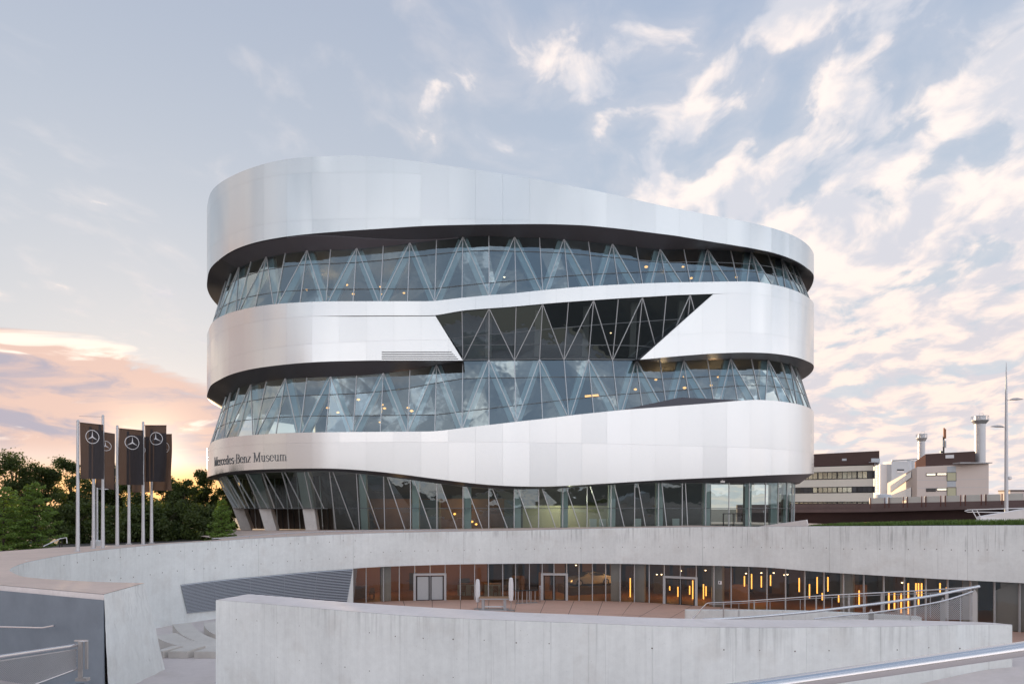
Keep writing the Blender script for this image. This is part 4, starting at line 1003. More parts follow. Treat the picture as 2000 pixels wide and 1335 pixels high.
mb = MB(); mb.box((b.x, b.y, b.z+1.02), (2.35, .8, .07)); mb.out('table_top', 'wood', t); mb = MB(); mb.box((b.x, b.y-.02, b.z+.94), (2.3, .78, .1)); mb.out('apron', 'table_grey', t)
for sx in (-.85, .85): mb = MB(); mb.box((b.x+sx, b.y, b.z+.48), (.22, .7, .84)); mb.out('leg', 'table_grey', t)
mb = MB(); mb.box((b.x, b.y, b.z+.3), (1.5, .1, .1)); mb.out('cross_bar', 'white_paint', t); mb = MB(); mb.box((b.x, b.y-.1, b.z+.06), (2.3, .9, .1)); mb.out('foot', 'table_grey', t)
for i, px in enumerate((1012, 1020, 1029, 1037, 1045)):
    dist = FLOORY*FPX/(HZ-1178.5+i*.35); b = at(px, 1178.5-i*.35, dist); b.z = FLOORY+.05
    t = thing('bar_table', ['leftmost high bar table in the row by the right parasol', 'second high bar table from the right parasol', 'middle high bar table of the row of five', 'fourth high bar table from the right parasol', 'high bar table nearest the steel post bin'][i], 'table', tuple(b), 'high bar tables stored by the glass front')
    mb = MB(); mb.box((b.x, b.y, b.z+1.06), (.42, .6, .04)); mb.out('table_top', 'frame_black', t)
    mb = MB(); mb.tube([(b.x, b.y, b.z), (b.x, b.y, b.z+1.05)], .04, 8); mb.out('leg', 'steel_satin', t); mb = MB(); mb.box((b.x, b.y, b.z+.015), (.4, .45, .03)); mb.out('base_plate', 'steel_satin', t)
b = atz(1054.5, 1173.5, FLOORY+.05); b.y -= .4; t = thing('ashtray_post', 'slim steel post bin left of the dark double door', 'bin', tuple(b)); mb = MB(); mb.tube([(b.x, b.y, b.z), (b.x, b.y, b.z+1.35)], .05, 10); mb.out('post', 'stainless', t); mb = MB(); mb.lathe((b.x, b.y, b.z+1.0), [(.07, 0), (.07, .35), (.03, .4)], 10); mb.out('head', 'stainless', t)
# cafe furniture seen dimly through the glass
for i, px in enumerate((726, 905, 914, 925, 940, 955, 968, 985)):
    q = WL.hit(px, -3.2); p = WL.p3(q, -3.2-(i % 3)*.7, FLOORY+.03); t = thing('cafe_chair', ('wooden cafe chair behind the glass near the louvres' if i == 0 else 'wooden cafe chair in the row behind the glass'), 'chair', tuple(p), 'wooden chairs inside the yard cafe' if i else None)
    mb = MB(); mb.box((p.x, p.y, p.z+.44), (.45, .45, .06)); mb.out('seat', 'wood', t); mb = MB(); mb.box((p.x, p.y+.2, p.z+.72), (.45, .05, .45)); mb.out('backrest', 'wood', t)
    for sx in (-.19, .19):
        for sy in (-.19, .19): mb = MB(); mb.box((p.x+sx, p.y+sy, p.z+.205), (.05, .05, .41)); mb.out('leg', 'wood', t)
for px, r in ((910, -4.4), (962, -4.2), (700, -4.5)):
    q = WL.hit(px, r); p = WL.p3(q, r, FLOORY+.03); t = thing('cafe_counter', {910: 'pale counter behind the glass beside the shuttered door', 962: 'pale counter behind the glass between the parasols', 700: 'wooden counter behind the glass next to the louvres'}[px], 'counter', tuple(p))
    mb = MB(); mb.box((p.x, p.y, p.z+.5), (1.5, .6, 1.0)); mb.out('body', 'interior_beige' if px != 700 else 'wood', t); mb = MB(); mb.box((p.x, p.y, p.z+1.03), (1.6, .7, .06)); mb.out('top', 'wood', t)
# small white sign on the pillar
q = WL.hit(1407, -.95); p = WL.p3(q, -.85, 0); dist = p.y; zc_ = (HZ-1137)*dist/FPX
t = thing('pillar_sign', 'small white notice on the grey pillar right of the doors', 'sign', (p.x, p.y, zc_)); ang = math.atan2(np.interp(q, WL.S, WL.TY), np.interp(q, WL.S, WL.TX))
mb = MB(); mb.box((p.x, p.y, zc_), (.30, .03, .26), ang); mb.out('plate', 'white_paint', t); mb = MB()
mb.box((p.x-.05, p.y-.025, zc_+.02), (.07, .012, .13), ang); mb.box((p.x+.06, p.y-.025, zc_+.02), (.09, .012, .13), ang); mb.out('pictogram', 'frame_black', t)

# ================================================================== foreground concrete wall
NZ = -3.2
nf = cat([tuple(atz(p, y, NZ)[:2]) for p, y in ((421.5, 1171), (477, 1175), (566, 1182.5), (640, 1189), (790, 1201), (915, 1207.5), (1040, 1212.5), (1140, 1216), (1290, 1222), (1415, 1224.5), (1540, 1225), (1625, 1224), (1750, 1222.8), (1850, 1220), (1925, 1218.5), (1977, 1220))], 10)
ni = cat([tuple(atz(p, y, NZ)[:2]) for p, y in ((485, 1159.5), (520, 1162), (568, 1166), (640, 1172.5), (815, 1184), (990, 1194), (1140, 1200), (1290, 1206), (1415, 1208.5), (1540, 1210), (1625, 1210), (1700, 1210), (1800, 1211), (1880, 1213), (1930, 1215), (1976, 1219))], 10)
nwall = thing('foreground_wall', 'thick stained concrete parapet curving across the foreground', 'wall', (0, 20, -6.4))
NN = 160
def resample(P, n):
    L = np.r_[0, np.cumsum(np.hypot(*np.diff(P, axis=0).T))]; t = np.linspace(0, L[-1], n); return np.c_[np.interp(t, L, P[:, 0]), np.interp(t, L, P[:, 1])]
nf, ni = resample(nf, NN), resample(ni, NN)
fpx = 1000+FPX*nf[:, 0]/nf[:, 1]
brk = [0]+[int(np.argmin(abs(fpx-p))) for p in (562, 700, 912, 1060, 1145, 1270, 1434, 1580, 1698, 1855)]+[NN-1]
for i in range(len(brk)-1):
    a, b = brk[i], brk[i+1]; V = []; Fc = []
    for j in range(a, b+1):
        f = Vector((*nf[j], NZ)); g = Vector((*ni[j], NZ)); sh = 0.0
        if j == a and i > 0: tdir = (Vector((*nf[j+1], NZ))-f).normalized(); f = f+tdir*.003; g = g+tdir*.003
        jit = .0
        V += [f+Vector((0, 0, -3.7)), f+Vector((0, 0, -.012)), f.lerp(g, .012), g.lerp(f, .012), g+Vector((0, 0, -.02)), g+Vector((0, 0, -5.0))]
    for j in range(b-a):
        for m_ in range(6): Fc.append((6*j+m_, 6*j+6+m_, 6*j+6+(m_+1) % 6, 6*j+(m_+1) % 6))
    k = 6*(b-a); Fc += [(5, 4, 3, 2, 1, 0), tuple(k+m_ for m_ in range(6))]
    o = obj('wall_segment', V, Fc, 'concrete', nwall, True, 30)
V = []
for j in range(NN): V += [(*(nf[j]*.997+ni[j]*.003), NZ+.004), (*(ni[j]*.997+nf[j]*.003), NZ+.004)]
obj('coping', V, [(2*j, 2*j+2, 2*j+3, 2*j+1) for j in range(NN-1)], 'coping', nwall)
mb = MB()
for j in range(6, NN-6, 6):
    for dzz in (.62, 1.75):
        if random.random() < .25: continue
        f = Vector((*nf[j], NZ-dzz+random.uniform(-.03, .03))); tdir = Vector((*(nf[j+1]-nf[j-1]), 0)).normalized(); n_ = Vector((tdir.y, -tdir.x, 0)); c = f+n_*.004; rr = random.uniform(.014, .024)
        mb.add([c+tdir*rr*math.cos(a)+Vector((0, 0, rr*math.sin(a))) for a in np.linspace(0, 2*math.pi, 8)[:-1]], [tuple(range(7))])
tagp(mb.out('tie_hole', 'joint_dark', nwall), kind='stuff')
# steel rail with mesh standing behind the parapet
def path_pts(L): return [at(*p) for p in L]
rail2 = thing('curved_mesh_railing', 'curved steel railing with wire mesh rising along the foreground wall', 'railing', tuple(at(1700, 1210, 20)))
rp = cat([tuple(at(*p)) for p in ((1372, 1209, 20.9), (1440, 1206, 20.8), (1500, 1201.5, 20.6), (1580, 1194, 20.4), (1660, 1184.5, 20.2), (1740, 1174.5, 20.1), (1820, 1162.5, 20.0), (1870, 1152.5, 20.0), (1913, 1144, 20.0))], 8)
mb = MB(); mb.tube([tuple(p) for p in rp], .038, 10); mb.out('handrail', 'stainless', rail2, True)
lp_ = cat([tuple(at(*p)) for p in ((1590, 1207.5, 20.4), (1640, 1202, 20.3), (1700, 1196, 20.15), (1760, 1187.5, 20.1), (1840, 1173, 20.0), (1900, 1154, 20.0))], 8)
mb = MB(); mb.tube([tuple(p) for p in lp_], .022, 8); mb.out('lower_rail', 'stainless', rail2, True)
def post2(px, yt, yb, dist, w):
    c = at(px, yb, dist); zt = (HZ-yt)*dist/FPX; hw = w/2
    V = [(c.x-hw, c.y, NZ-.3), (c.x+hw, c.y, NZ-.3), (c.x+hw, c.y, zt-.14), (c.x, c.y, zt), (c.x-hw, c.y, zt-.14)]
    V += [(x, y+.03, z) for x, y, z in V]
    obj('post', V, [(0, 1, 2, 3, 4), (9, 8, 7, 6, 5)]+[(i, 5+i, 5+(i+1) % 5, (i+1) % 5) for i in range(5)], 'steel_plate', rail2)
post2(1702, 1188, 1212, 20.2, .15); post2(1842, 1166, 1213, 20.05, .15); post2(1904, 1149, 1215, 20.0, .15)
for px, yt in ((1778, 1186), (1876, 1164)):
    c = at(px, yt, 20.08); mb = MB(); mb.tube([(c.x, c.y, NZ-.2), tuple(c)], .018, 6); mb.out('baluster', 'steel_satin', rail2)
mb = MB(); zl_ = lambda x: float(np.interp(x, lp_[:, 0], lp_[:, 2])); yl_ = lambda x: float(np.interp(x, lp_[:, 0], lp_[:, 1]))
xa, xb = lp_[0, 0], lp_[-1, 0]; st = .055
for sgn in (1, -1):
    x = xa-1.2
    while x < xb+1.2:
        P = []
        for k in range(0, 22):
            xx = x+sgn*k*.05; zz = NZ-.06+k*.055
            if xa < xx < xb and zz < zl_(xx): P.append((xx, yl_(xx), zz))
        if len(P) > 1: mb.tube([P[0], P[-1]], .007, 3, False)
        x += st
tagp(mb.out('wire_mesh', 'steel_satin', rail2), kind='stuff')

# ramp rail in front of the glass and its low parapet
ramp = thing('ramp_parapet', 'low concrete ramp parapet below the glass front', 'wall', tuple(at(1500, 1205, 42)))
rr_ = [(1340, 1190.5, 46), (1390, 1190.5, 44.5), (1450, 1190.8, 43), (1520, 1191.5, 41), (1600, 1193.5, 39), (1700, 1198, 36), (1800, 1204, 33)]
V = []; Fc = []
for p in rr_:
    c = at(*p); V += [tuple(c), (c.x, c.y+.35, c.z), (c.x, c.y+.35, c.z-2.2), (c.x, c.y, c.z-2.2)]
for j in range(len(rr_)-1):
    for m_ in range(4): Fc.append((4*j+m_, 4*j+4+m_, 4*j+4+(m_+1) % 4, 4*j+(m_+1) % 4))
Fc += [(3, 2, 1, 0)]; obj('parapet', V, Fc, 'concrete', ramp)
rail1 = thing('ramp_railing', 'slim steel ramp railing before the glass front of the yard', 'railing', tuple(at(1500, 1195, 42)))
r1p = [(1353, 1207, 44.5), (1360, 1200, 44.5), (1379, 1178.5, 44.3), (1384, 1176.5, 44.2), (1450, 1173.5, 43), (1534, 1167.5, 41), (1620, 1161.5, 39), (1720, 1156.5, 36.5), (1810, 1152, 34), (1900, 1146, 31)]
mb = MB(); mb.tube([tuple(at(*p)) for p in r1p], .035, 8); mb.out('handrail', 'stainless', rail1)
r1l = [(1385, 1180, 44.2), (1450, 1177, 43), (1534, 1171, 41), (1620, 1166, 39), (1720, 1161, 36.5), (1810, 1157.5, 34), (1895, 1154, 31)]
mb = MB(); mb.tube([tuple(at(*p)) for p in r1l], .02, 6); mb.out('lower_rail', 'steel_satin', rail1)
for px in (1413, 1473, 1534, 1594, 1658, 1722, 1787, 1848):
    dist = float(np.interp(px, [p[0] for p in r1p[3:]], [p[2] for p in r1p[3:]])); y = float(np.interp(px, [p[0] for p in r1p[3:]], [p[1] for p in r1p[3:]]))
    c = at(px, y+1.5, dist); mb = MB(); mb.box((c.x, c.y, c.z-.65), (.10 if px > 1650 else .07, .05, 1.35)); mb.out('post', 'steel_plate', rail1)
for px in (1443, 1504, 1563, 1625, 1690, 1754, 1817):
    dist = float(np.interp(px, [p[0] for p in r1l], [p[2] for p in r1l])); y = float(np.interp(px, [p[0] for p in r1l], [p[1] for p in r1l])); c = at(px, y, dist)
    mb = MB(); mb.tube([(c.x, c.y, c.z-1.2), tuple(c)], .016, 6); mb.out('baluster', 'steel_satin', rail1)

# big handrail right in front of the camera, on its bridge deck
big = thing('near_handrail', 'thick polished steel handrail close in the lower right corner', 'railing', (2.2, 2.5, -1.6))
pA, pB = at(1500, 1338, 2.42), at(2000, 1266, 2.42); dv = pB-pA
mb = MB(); mb.tube([pA-dv*1.6+Vector((0, 0, -.0)), pA, pB, pB+dv*2.2], .0262, 24); mb.out('handrail', 'stainless', big, True)
for t in (-.9, 1.9):
    c = pA+dv*t; mb = MB(); mb.tube([(c.x, c.y+.0, c.z-.02), (c.x, c.y, -1.6)], .02, 10); mb.out('post', 'steel_satin', big, True)
mb = MB(); mb.box((2, .3, -1.7), (16, 4.8, .2)); tagp(mb.out('bridge_deck', 'paving_floor'), 'pale deck the photographer stands on', 'deck', kind='structure')

# left: grab rail on the grey wall, mesh rail in front
t = thing('wall_handrail', 'straight steel handrail fixed to the painted grey wall', 'railing', (-16, 23.6, -4.4))
p1, p2, p3_ = at(-150, 1220, 25.6), at(84, 1225, 23.6), at(106, 1221, 23.4)
mb = MB(); mb.tube([p1, p2, p3_], .035, 10); mb.out('handrail', 'stainless', t, True)
for f in (.3, .85):
    c = p1.lerp(p2, f); mb = MB(); mb.tube([c, c+Vector((0, .55, -.05))], .012, 6); mb.out('bracket', 'steel_satin', t)
t = thing('mesh_gate_railing', 'steel railing with wire mesh in the lower left corner', 'railing', (-11.4, 18, -4.6))
DL = 18.0
L_t, R_t = at(-60, 1290, 15.0), at(150, 1259, DL)
mb = MB(); mb.tube([L_t, R_t], .045, 10); mb.out('handrail', 'stainless', t, True)
L_u, R_u = at(-60, 1299, 15.0), at(150, 1267, DL); mb = MB(); mb.tube([L_u, R_u], .02, 8); mb.out('mesh_top_bar', 'steel_satin', t)
L_b, R_b = at(-60, 1383, 15.0), at(150, 1305, DL); mb = MB(); mb.tube([L_b, R_b], .03, 8); mb.out('lower_bar', 'stainless', t, True)
c = at(157, 1252, DL)
for dx_, w_, zt, zb in ((0, .10, c.z+.0, -4.55), (.12, .06, c.z+.03, -4.25)):
    mb = MB(); mb.box((c.x+dx_, c.y+dx_*.6, (zt+zb)/2), (w_, .05, zt-zb)); mb.out('post', 'steel_plate', t)
mb = MB(); mb.box((c.x+.02, c.y, c.z+.02), (.34, .06, .04)); mb.out('latch', 'stainless', t)
mb = MB(); mb.box((c.x+.06, c.y, -4.5), (.30, .16, .08)); mb.out('foot_plate', 'steel_plate', t)
mb = MB(); nstep = 70
for i in range(int(nstep*1.6)):
    for sg in (1, -1):
        f0_ = i/nstep-.3; f1_ = f0_+.22*sg; pp = []
        for t_ in np.linspace(0, 1, 23):
            f = f0_+(f1_-f0_)*t_
            if 0 <= f <= 1: pp.append(L_u.lerp(R_u, f).lerp(L_b.lerp(R_b, f), t_))
        if len(pp) > 1: mb.tube([pp[0], pp[-1]], .005, 3, False)
tagp(mb.out('wire_mesh', 'steel_satin', t), kind='stuff')
mb = MB(); V = [at(-80, 1330, 14.0), at(165, 1330, 17.6), at(165, 1330, 18.6), at(-80, 1330, 15.5)]
V = [(v.x, v.y, -4.62) for v in V]+[(v.x, v.y, -4.8) for v in V]; mb.add(V, [(0, 1, 2, 3), (7, 6, 5, 4), (0, 4, 5, 1), (1, 5, 6, 2), (2, 6, 7, 3), (3, 7, 4, 0)])
mb.prism([(-11.45, 17.75), (-11.25, 17.75), (-11.25, 17.95), (-11.45, 17.95)], -6.6, -4.7)
tagp(mb.out('stair_landing', 'painted_grey'), 'narrow grey landing under the mesh railing at lower left', 'landing')

# curved benches of the little amphitheatre
def bench(name_lab, pts, w, hgt, grp='curved amphitheatre benches'):
    P = cat([tuple(p) for p in pts], 8); V = []; Fc = []; n = len(P)
    for i, p in enumerate(P):
        tdir = Vector((*(P[min(i+1, n-1)]-P[max(i-1, 0)])[:2], 0)).normalized(); nn_ = Vector((-tdir.y, tdir.x, 0)); c = Vector(tuple(p))
        V += [c, c+nn_*w, c+nn_*w+Vector((0, 0, -hgt)), c+Vector((0, 0, -hgt))]
    for j in range(n-1):
        for m_ in range(4): Fc.append((4*j+m_, 4*j+4+m_, 4*j+4+(m_+1) % 4, 4*j+(m_+1) % 4))
    Fc += [(3, 2, 1, 0), tuple(4*(n-1)+m_ for m_ in range(4))]
    tagp(obj('curved_bench', V, Fc, 'seat_concrete'), name_lab, 'bench', grp)
bench('curved concrete bench against the far wall foot', [at(337, 1218, 41), at(348, 1232, 39), at(372, 1247, 37), at(425, 1262, 35.5), at(500, 1275, 35)], 1.0, .9)
bench('curved concrete bench in the middle of the steps', [at(398, 1214, 44), at(402, 1226, 42), at(425, 1240, 40), at(480, 1252, 39)], 1.1, .9)
bench('curved concrete bench nearest the battered block', [at(300, 1240, 36), at(325, 1253, 34.5), at(370, 1264, 33.5), at(430, 1270, 33), at(500, 1275, 32.6)], 1.1, .8)
for lab, px0, px1, y, dist in (('short stone step block at the foot of the benches on the left', 329, 366, 1271, 29.5), ('short stone step block at the foot of the benches beside the foreground wall', 379, 424, 1271.5, 29.5), ('step block half hidden by the battered concrete end', 300, 319, 1271, 29.5)):
    a, b = at(px0, y, dist), at(px1, y, dist); mb = MB(); V = [a, b, b+Vector((.25, 1.2, 0)), a+Vector((.25, 1.2, 0))]; z1 = a.z; mb.add([(v.x, v.y, z1) for v in V]+[(v.x, v.y, z1-.9) for v in V], [(0, 1, 2, 3), (7, 6, 5, 4), (0, 4, 5, 1), (1, 5, 6, 2), (2, 6, 7, 3), (3, 7, 4, 0)])
    tagp(mb.out('step_block', 'seat_concrete'), lab, 'step')

# ================================================================== terrace things
def terr_z(px): return float(np.interp(px, [100, 150, 225, 325, 430], [-2.6, -2.57, -2.52, -2.48, -2.45]))
FL = [(152, 1076.5, 822, 1, 'leftmost tall flagpole carrying the first dark banner'), (183, 1071, 838, 1, 'flagpole half hidden behind the first dark banner'), (201, 1070.5, 812, 0, 'tallest bare flagpole without a banner'), (229, 1066, 832, 1, 'flagpole carrying the middle dark banner'), (252, 1062, 846, 1, 'flagpole hidden behind the middle banner'), (279.5, 1063, 825, 1, 'flagpole carrying the large right banner'), (296, 1060, 842, 1, 'rightmost flagpole half hidden by the right banner')]
BL = ['first dark banner from the left with white star emblem', 'slanting dark banner peeking out behind the first', None, 'middle dark banner with white star emblem', 'dark banner mostly hidden behind the middle one', 'tall right dark banner with white star emblem', 'rightmost dark banner glowing in the low sun']
fl_w = [46, 33, 0, 46, 33, 41.5, 37]; fl_sk = [5, 5, 0, 4, 3, 0, 0]; fl_yaw = [0, 12, 0, 4, 8, 2, 0]
for i, (px, yb, yt, has, lab) in enumerate(FL):
    dist = terr_z(px)*FPX/(HZ-yb); b = at(px, yb, dist); zt = (HZ-yt)*dist/FPX
    t = thing('flagpole', lab, 'flagpole', tuple(b), 'flagpoles on the terrace edge'); mb = MB()
    mb.tube([tuple(b), (b.x, b.y, b.z+2.2), (b.x, b.y, zt)], [.115, .095, .075], 14); mb.out('pole', 'pole', t, True)
    mb = MB(); mb.tube([(b.x, b.y, zt), (b.x, b.y, zt+.07)], [.085, .05], 12); mb.out('cap', 'pole', t); mb = MB(); mb.lathe(tuple(b), [(.2, 0), (.2, .03), (.12, .05)], 14); mb.out('base_flange', 'pole', t)
    if i == 2:
        mb = MB(); mb.tube([(b.x, b.y, zt-.05), (b.x-1.45, b.y-.1, zt-.02)], .012, 6); mb.out('top_arm', 'steel_satin', t)
    if has:
        w = fl_w[i]*dist/FPX; h = 110*dist/FPX; ztop = zt-.06-.02*i; yw = R(fl_yaw[i]); n, m_ = 14, 18; V = []; Fc = []; x_0 = .12
        def cloth(u, v, o=0.0):
            wav = (.05+.012*i)*math.sin(u*(5.5+.5*i)+i*1.3+v*2.2)*(.3+v)+.05*math.sin(v*(3.5+.6*i)+i*2)*u; x = x_0+u*w+ (v*.05*w if i == 1 else 0)*u
            z = ztop-(.02+fl_sk[i]*dist/FPX*u)-v*(h-(0 if i != 1 else 0))+(fl_sk[i]*dist/FPX*u*.9*v if i != 1 else 0)
            return Vector((b.x+x*math.cos(yw), b.y+x*math.sin(yw)+wav+o, z))
        for r_ in range(m_+1):
            for c_ in range(n+1): V.append(cloth(c_/n, r_/m_))
        for r_ in range(m_):
            for c_ in range(n): k = r_*(n+1)+c_; Fc.append((k, k+1, k+n+2, k+n+1))
        fo = obj('banner', V, Fc, 'flag_cloth', None, True); tagp(fo, BL[i], 'banner', 'dark banners with star emblems')
        mb = MB(); mb.tube([cloth(-.04, 0)+Vector((0, 0, .0)), cloth(1.0, 0)], .022, 6); mb.out('top_bar', 'frame_black', fo)
        # three-pointed star in a ring
        e = MB(); cu, cv = .53, .235; ra = .30*w
        def ep(x, z): return cloth(cu+x/w, cv-z/h, -.012)
        ns = 36
        V2 = []; F2 = []
        for k in range(ns):
            an = 2*math.pi*k/ns
            for rad in (ra, ra*.91): V2.append(ep(rad*math.cos(an), rad*math.sin(an)))
        for k in range(ns): F2.append((2*k, 2*k+1, (2*k+3) % (2*ns), (2*k+2) % (2*ns)))
        e.add(V2, F2)
        for k in range(3):
            an = math.pi/2+2*math.pi*k/3; tip = (ra*.9*math.cos(an), ra*.9*math.sin(an)); l_ = (ra*.11*math.cos(an+R(60)), ra*.11*math.sin(an+R(60))); r__ = (ra*.11*math.cos(an-R(60)), ra*.11*math.sin(an-R(60)))
            e.add([ep(*tip), ep(*l_), ep(0, 0), ep(*r__)], [(0, 1, 2, 3)])
        e.out('emblem', 'emblem', fo)
# slender rail on the terrace edge
t = thing('terrace_railing', 'thin steel railing along the top of the curved wall below the museum', 'railing', tuple(WL.p3(wq_(640), -2, -2.4)))
P = [WL.p3(wq_(p), -2.2, 0) for p in range(440, 930, 35)]
pz = [(HZ-(float(np.interp(px, [440, 560, 640, 780, 930], [1051.5, 1042, 1037.5, 1035, 1033.5]))))*p.y/FPX for px, p in zip(range(440, 930, 35), P)]
mb = MB(); mb.tube([(p.x, p.y, z) for p, z in zip(P, pz)], .03, 6); mb.out('handrail', 'stainless', t)
for p, z in list(zip(P, pz))[2::2]: mb = MB(); mb.tube([(p.x, p.y, z), (p.x, p.y, -2.9)], .025, 6); mb.out('post', 'steel_satin', t)
# lamp post behind the flags and small gate rail at far left
b = at(190, 1058, 60); b.z = -3.3; t = thing('path_lamp', 'slim lamp post with one arm behind the flagpoles', 'lamp post', tuple(b)); zt = (HZ-940)*60/FPX
mb = MB(); mb.tube([tuple(b), (b.x, b.y, zt)], [.09, .06], 8); mb.out('pole', 'pole', t); mb = MB(); z9 = (HZ-954)*60/FPX; mb.tube([(b.x, b.y, z9), (b.x+.6, b.y, z9)], .03, 6); mb.out('arm', 'pole', t); mb = MB(); mb.box((b.x+.75, b.y, z9-.02), (.4, .2, .08)); mb.out('lamp_head', 'white_paint', t); mb = MB(); mb.lathe(tuple(b), [(.5, 0), (.5, .45), (.4, .5)], 12); mb.out('planter_base', 'concrete_column', t)
t = thing('garden_railing', 'small pale railing among the trees at the far left', 'railing', tuple(at(115, 1062, 52))); mb = MB(); mb.tube([at(85, 1066, 50), at(118, 1051, 52), at(130, 1049, 52), at(131, 1060, 52)], .04, 6); mb.out('rail', 'white_paint', t)
for px in (116, 121): mb = MB(); c = at(px, 1052, 52); mb.tube([c, (c.x, c.y, -3.4)], .04, 6); mb.out('post', 'frame_black', t)

# white wedge and ramp cheek at the right
t = MB(); V = []
A0, A1 = at(1478, 1028, 60), at(1575, 1014.5, 53); A2 = at(1580, 1024, 52.4)
t.add([A0, A1, A1+Vector((.6, 1.2, 0)), A0+Vector((.6, 1.2, 0)), A0+Vector((0, 0, -1.4)), A1+Vector((.3, -.5, -1.6)), A1+Vector((.9, 1.2, -1.6)), A0+Vector((.6, 1.2, -1.4))], [(0, 1, 2, 3), (0, 4, 5, 1), (1, 5, 6, 2), (2, 6, 7, 3), (3, 7, 4, 0)])
tagp(t.out('white_ramp_cheek', 'white_paint'), 'white wedge shaped ramp cheek at the right foot of the museum', 'ramp')
t = thing('white_ramp', 'white sloping ramp wall behind the grass at the far right', 'ramp', tuple(at(1960, 1015, 52)))
c = [at(1902, 1017, 50), at(1917, 1008, 50), at(2000, 994, 49), at(2120, 984, 48), at(2120, 1025, 48)]
mb = MB(); V = [tuple(p) for p in c]+[(p.x+.8, p.y+1.6, p.z) for p in c]; V[0] = V[0][:2]+(V[0][2]-1.0,); V[5] = V[5][:2]+(V[5][2]-1.0,)
mb.add(V, [(0, 4, 3, 2, 1), (5, 6, 7, 8, 9)]+[(i, (i+1) % 5, 5+(i+1) % 5, 5+i) for i in range(5)]); mb.out('cheek_wall', 'white_paint', t)
mb = MB(); mb.tube([at(2110, 981, 48), at(2000, 991.5, 49.4), at(1890, 995, 50.3), at(1884, 997, 50.3), at(1890, 999, 50.3), at(1968, 1000, 49.6)], .035, 6); mb.out('handrail', 'white_paint', t)
for px in (1899, 1908): mb = MB(); mb.tube([at(px, 996, 50.2), at(px+9, 1012, 50.0)], .03, 6); mb.out('strut', 'white_paint', t)

# grass on the wall top at the right
pts = []; V = []; Fc = []
gq0, gq1 = wq_(1572), wq_(2180); NB = 9000
for i in range(NB):
    q = gq0+(gq1-gq0)*random.random(); r_ = -.6-2.6*random.random(); p = WL.p3(q, r_, float(wtop(q)))
    hmax = float(np.interp(q, [gq0, wq_(1640), wq_(1800), gq1], [.12, .28, .40, .50])); h = hmax*random.uniform(.45, 1.0); an = random.random()*6.28; w = .022; ln = Vector((random.uniform(-.1, .1), random.uniform(-.1, .1), 0))
    k = len(V); d1 = Vector((math.cos(an)*w, math.sin(an)*w, 0)); V += [p-d1, p+d1, p+d1*.6+ln*.5+Vector((0, 0, h*.6)), p-d1*.6+ln*.5+Vector((0, 0, h*.6)), p+ln+Vector((0, 0, h))]; Fc += [(k, k+1, k+2, k+3), (k+3, k+2, k+4)]
tagp(obj('grass_strip', V, Fc, 'grass'), 'strip of green grass on top of the wall at right', 'grass', kind='stuff')
wstrip('grass_bed', 'lawn', None, gq0, gq1, lambda q: (-.58, wtop(q)+.03), lambda q: (-3.4, wtop(q)+.05)); tagp(bpy.data.objects['grass_bed'], 'green turf bed on top of the wall at right', 'grass', kind='structure')

# ================================================================== overpass and buildings behind, right
ov = thing('overpass', 'dark reddish concrete overpass crossing behind the museum at right', 'bridge', at(1750, 1000, 120).to_tuple())
O0, O1 = at(1440, 1002, 150), at(2120, 974, 95)
def ovp(f, dz_, dy=0.0):
    p = O0.lerp(O1, f); return Vector((p.x+dy*.3, p.y+dy, dz_))
ztp = lambda f: O0.lerp(O1, f).z
# heights measured from the traced lines
def line_z(px, py):
    f = np.interp(px, [1000+FPX*(O0.lerp(O1, t).x)/O0.lerp(O1, t).y for t in np.linspace(0, 1, 50)], np.linspace(0, 1, 50)); p = O0.lerp(O1, float(f)); return float(f), (HZ-py)*p.y/FPX
def oband(name, mat, tops, bots, thick, dy=0.0):
    V = []; Fc = []
    fs = np.linspace(0, 1, 9)
    ft, zt = zip(*[line_z(*p) for p in tops]); fb, zb = zip(*[line_z(*p) for p in bots])
    for f in fs:
        a, b = float(np.interp(f, ft, zt)), float(np.interp(f, fb, zb)); V += [ovp(f, b, dy), ovp(f, a, dy), ovp(f, a, dy+thick), ovp(f, b, dy+thick)]
    for j in range(8):
        for m_ in range(4): Fc.append((4*j+m_, 4*j+4+m_, 4*j+4+(m_+1) % 4, 4*j+(m_+1) % 4))
    Fc += [(3, 2, 1, 0), (32, 33, 34, 35)]
    return obj(name, V, Fc, mat, ov)
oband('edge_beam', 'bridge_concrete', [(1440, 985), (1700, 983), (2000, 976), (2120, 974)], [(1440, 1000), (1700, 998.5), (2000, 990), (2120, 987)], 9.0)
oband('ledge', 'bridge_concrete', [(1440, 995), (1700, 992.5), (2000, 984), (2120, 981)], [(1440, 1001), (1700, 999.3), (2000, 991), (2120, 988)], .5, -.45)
oband('girder', 'bridge_dark', [(1440, 1001), (1700, 999), (2000, 992), (2120, 990)], [(1440, 1030), (1700, 1030), (2000, 1025), (2120, 1022)], 6.0, 1.6)
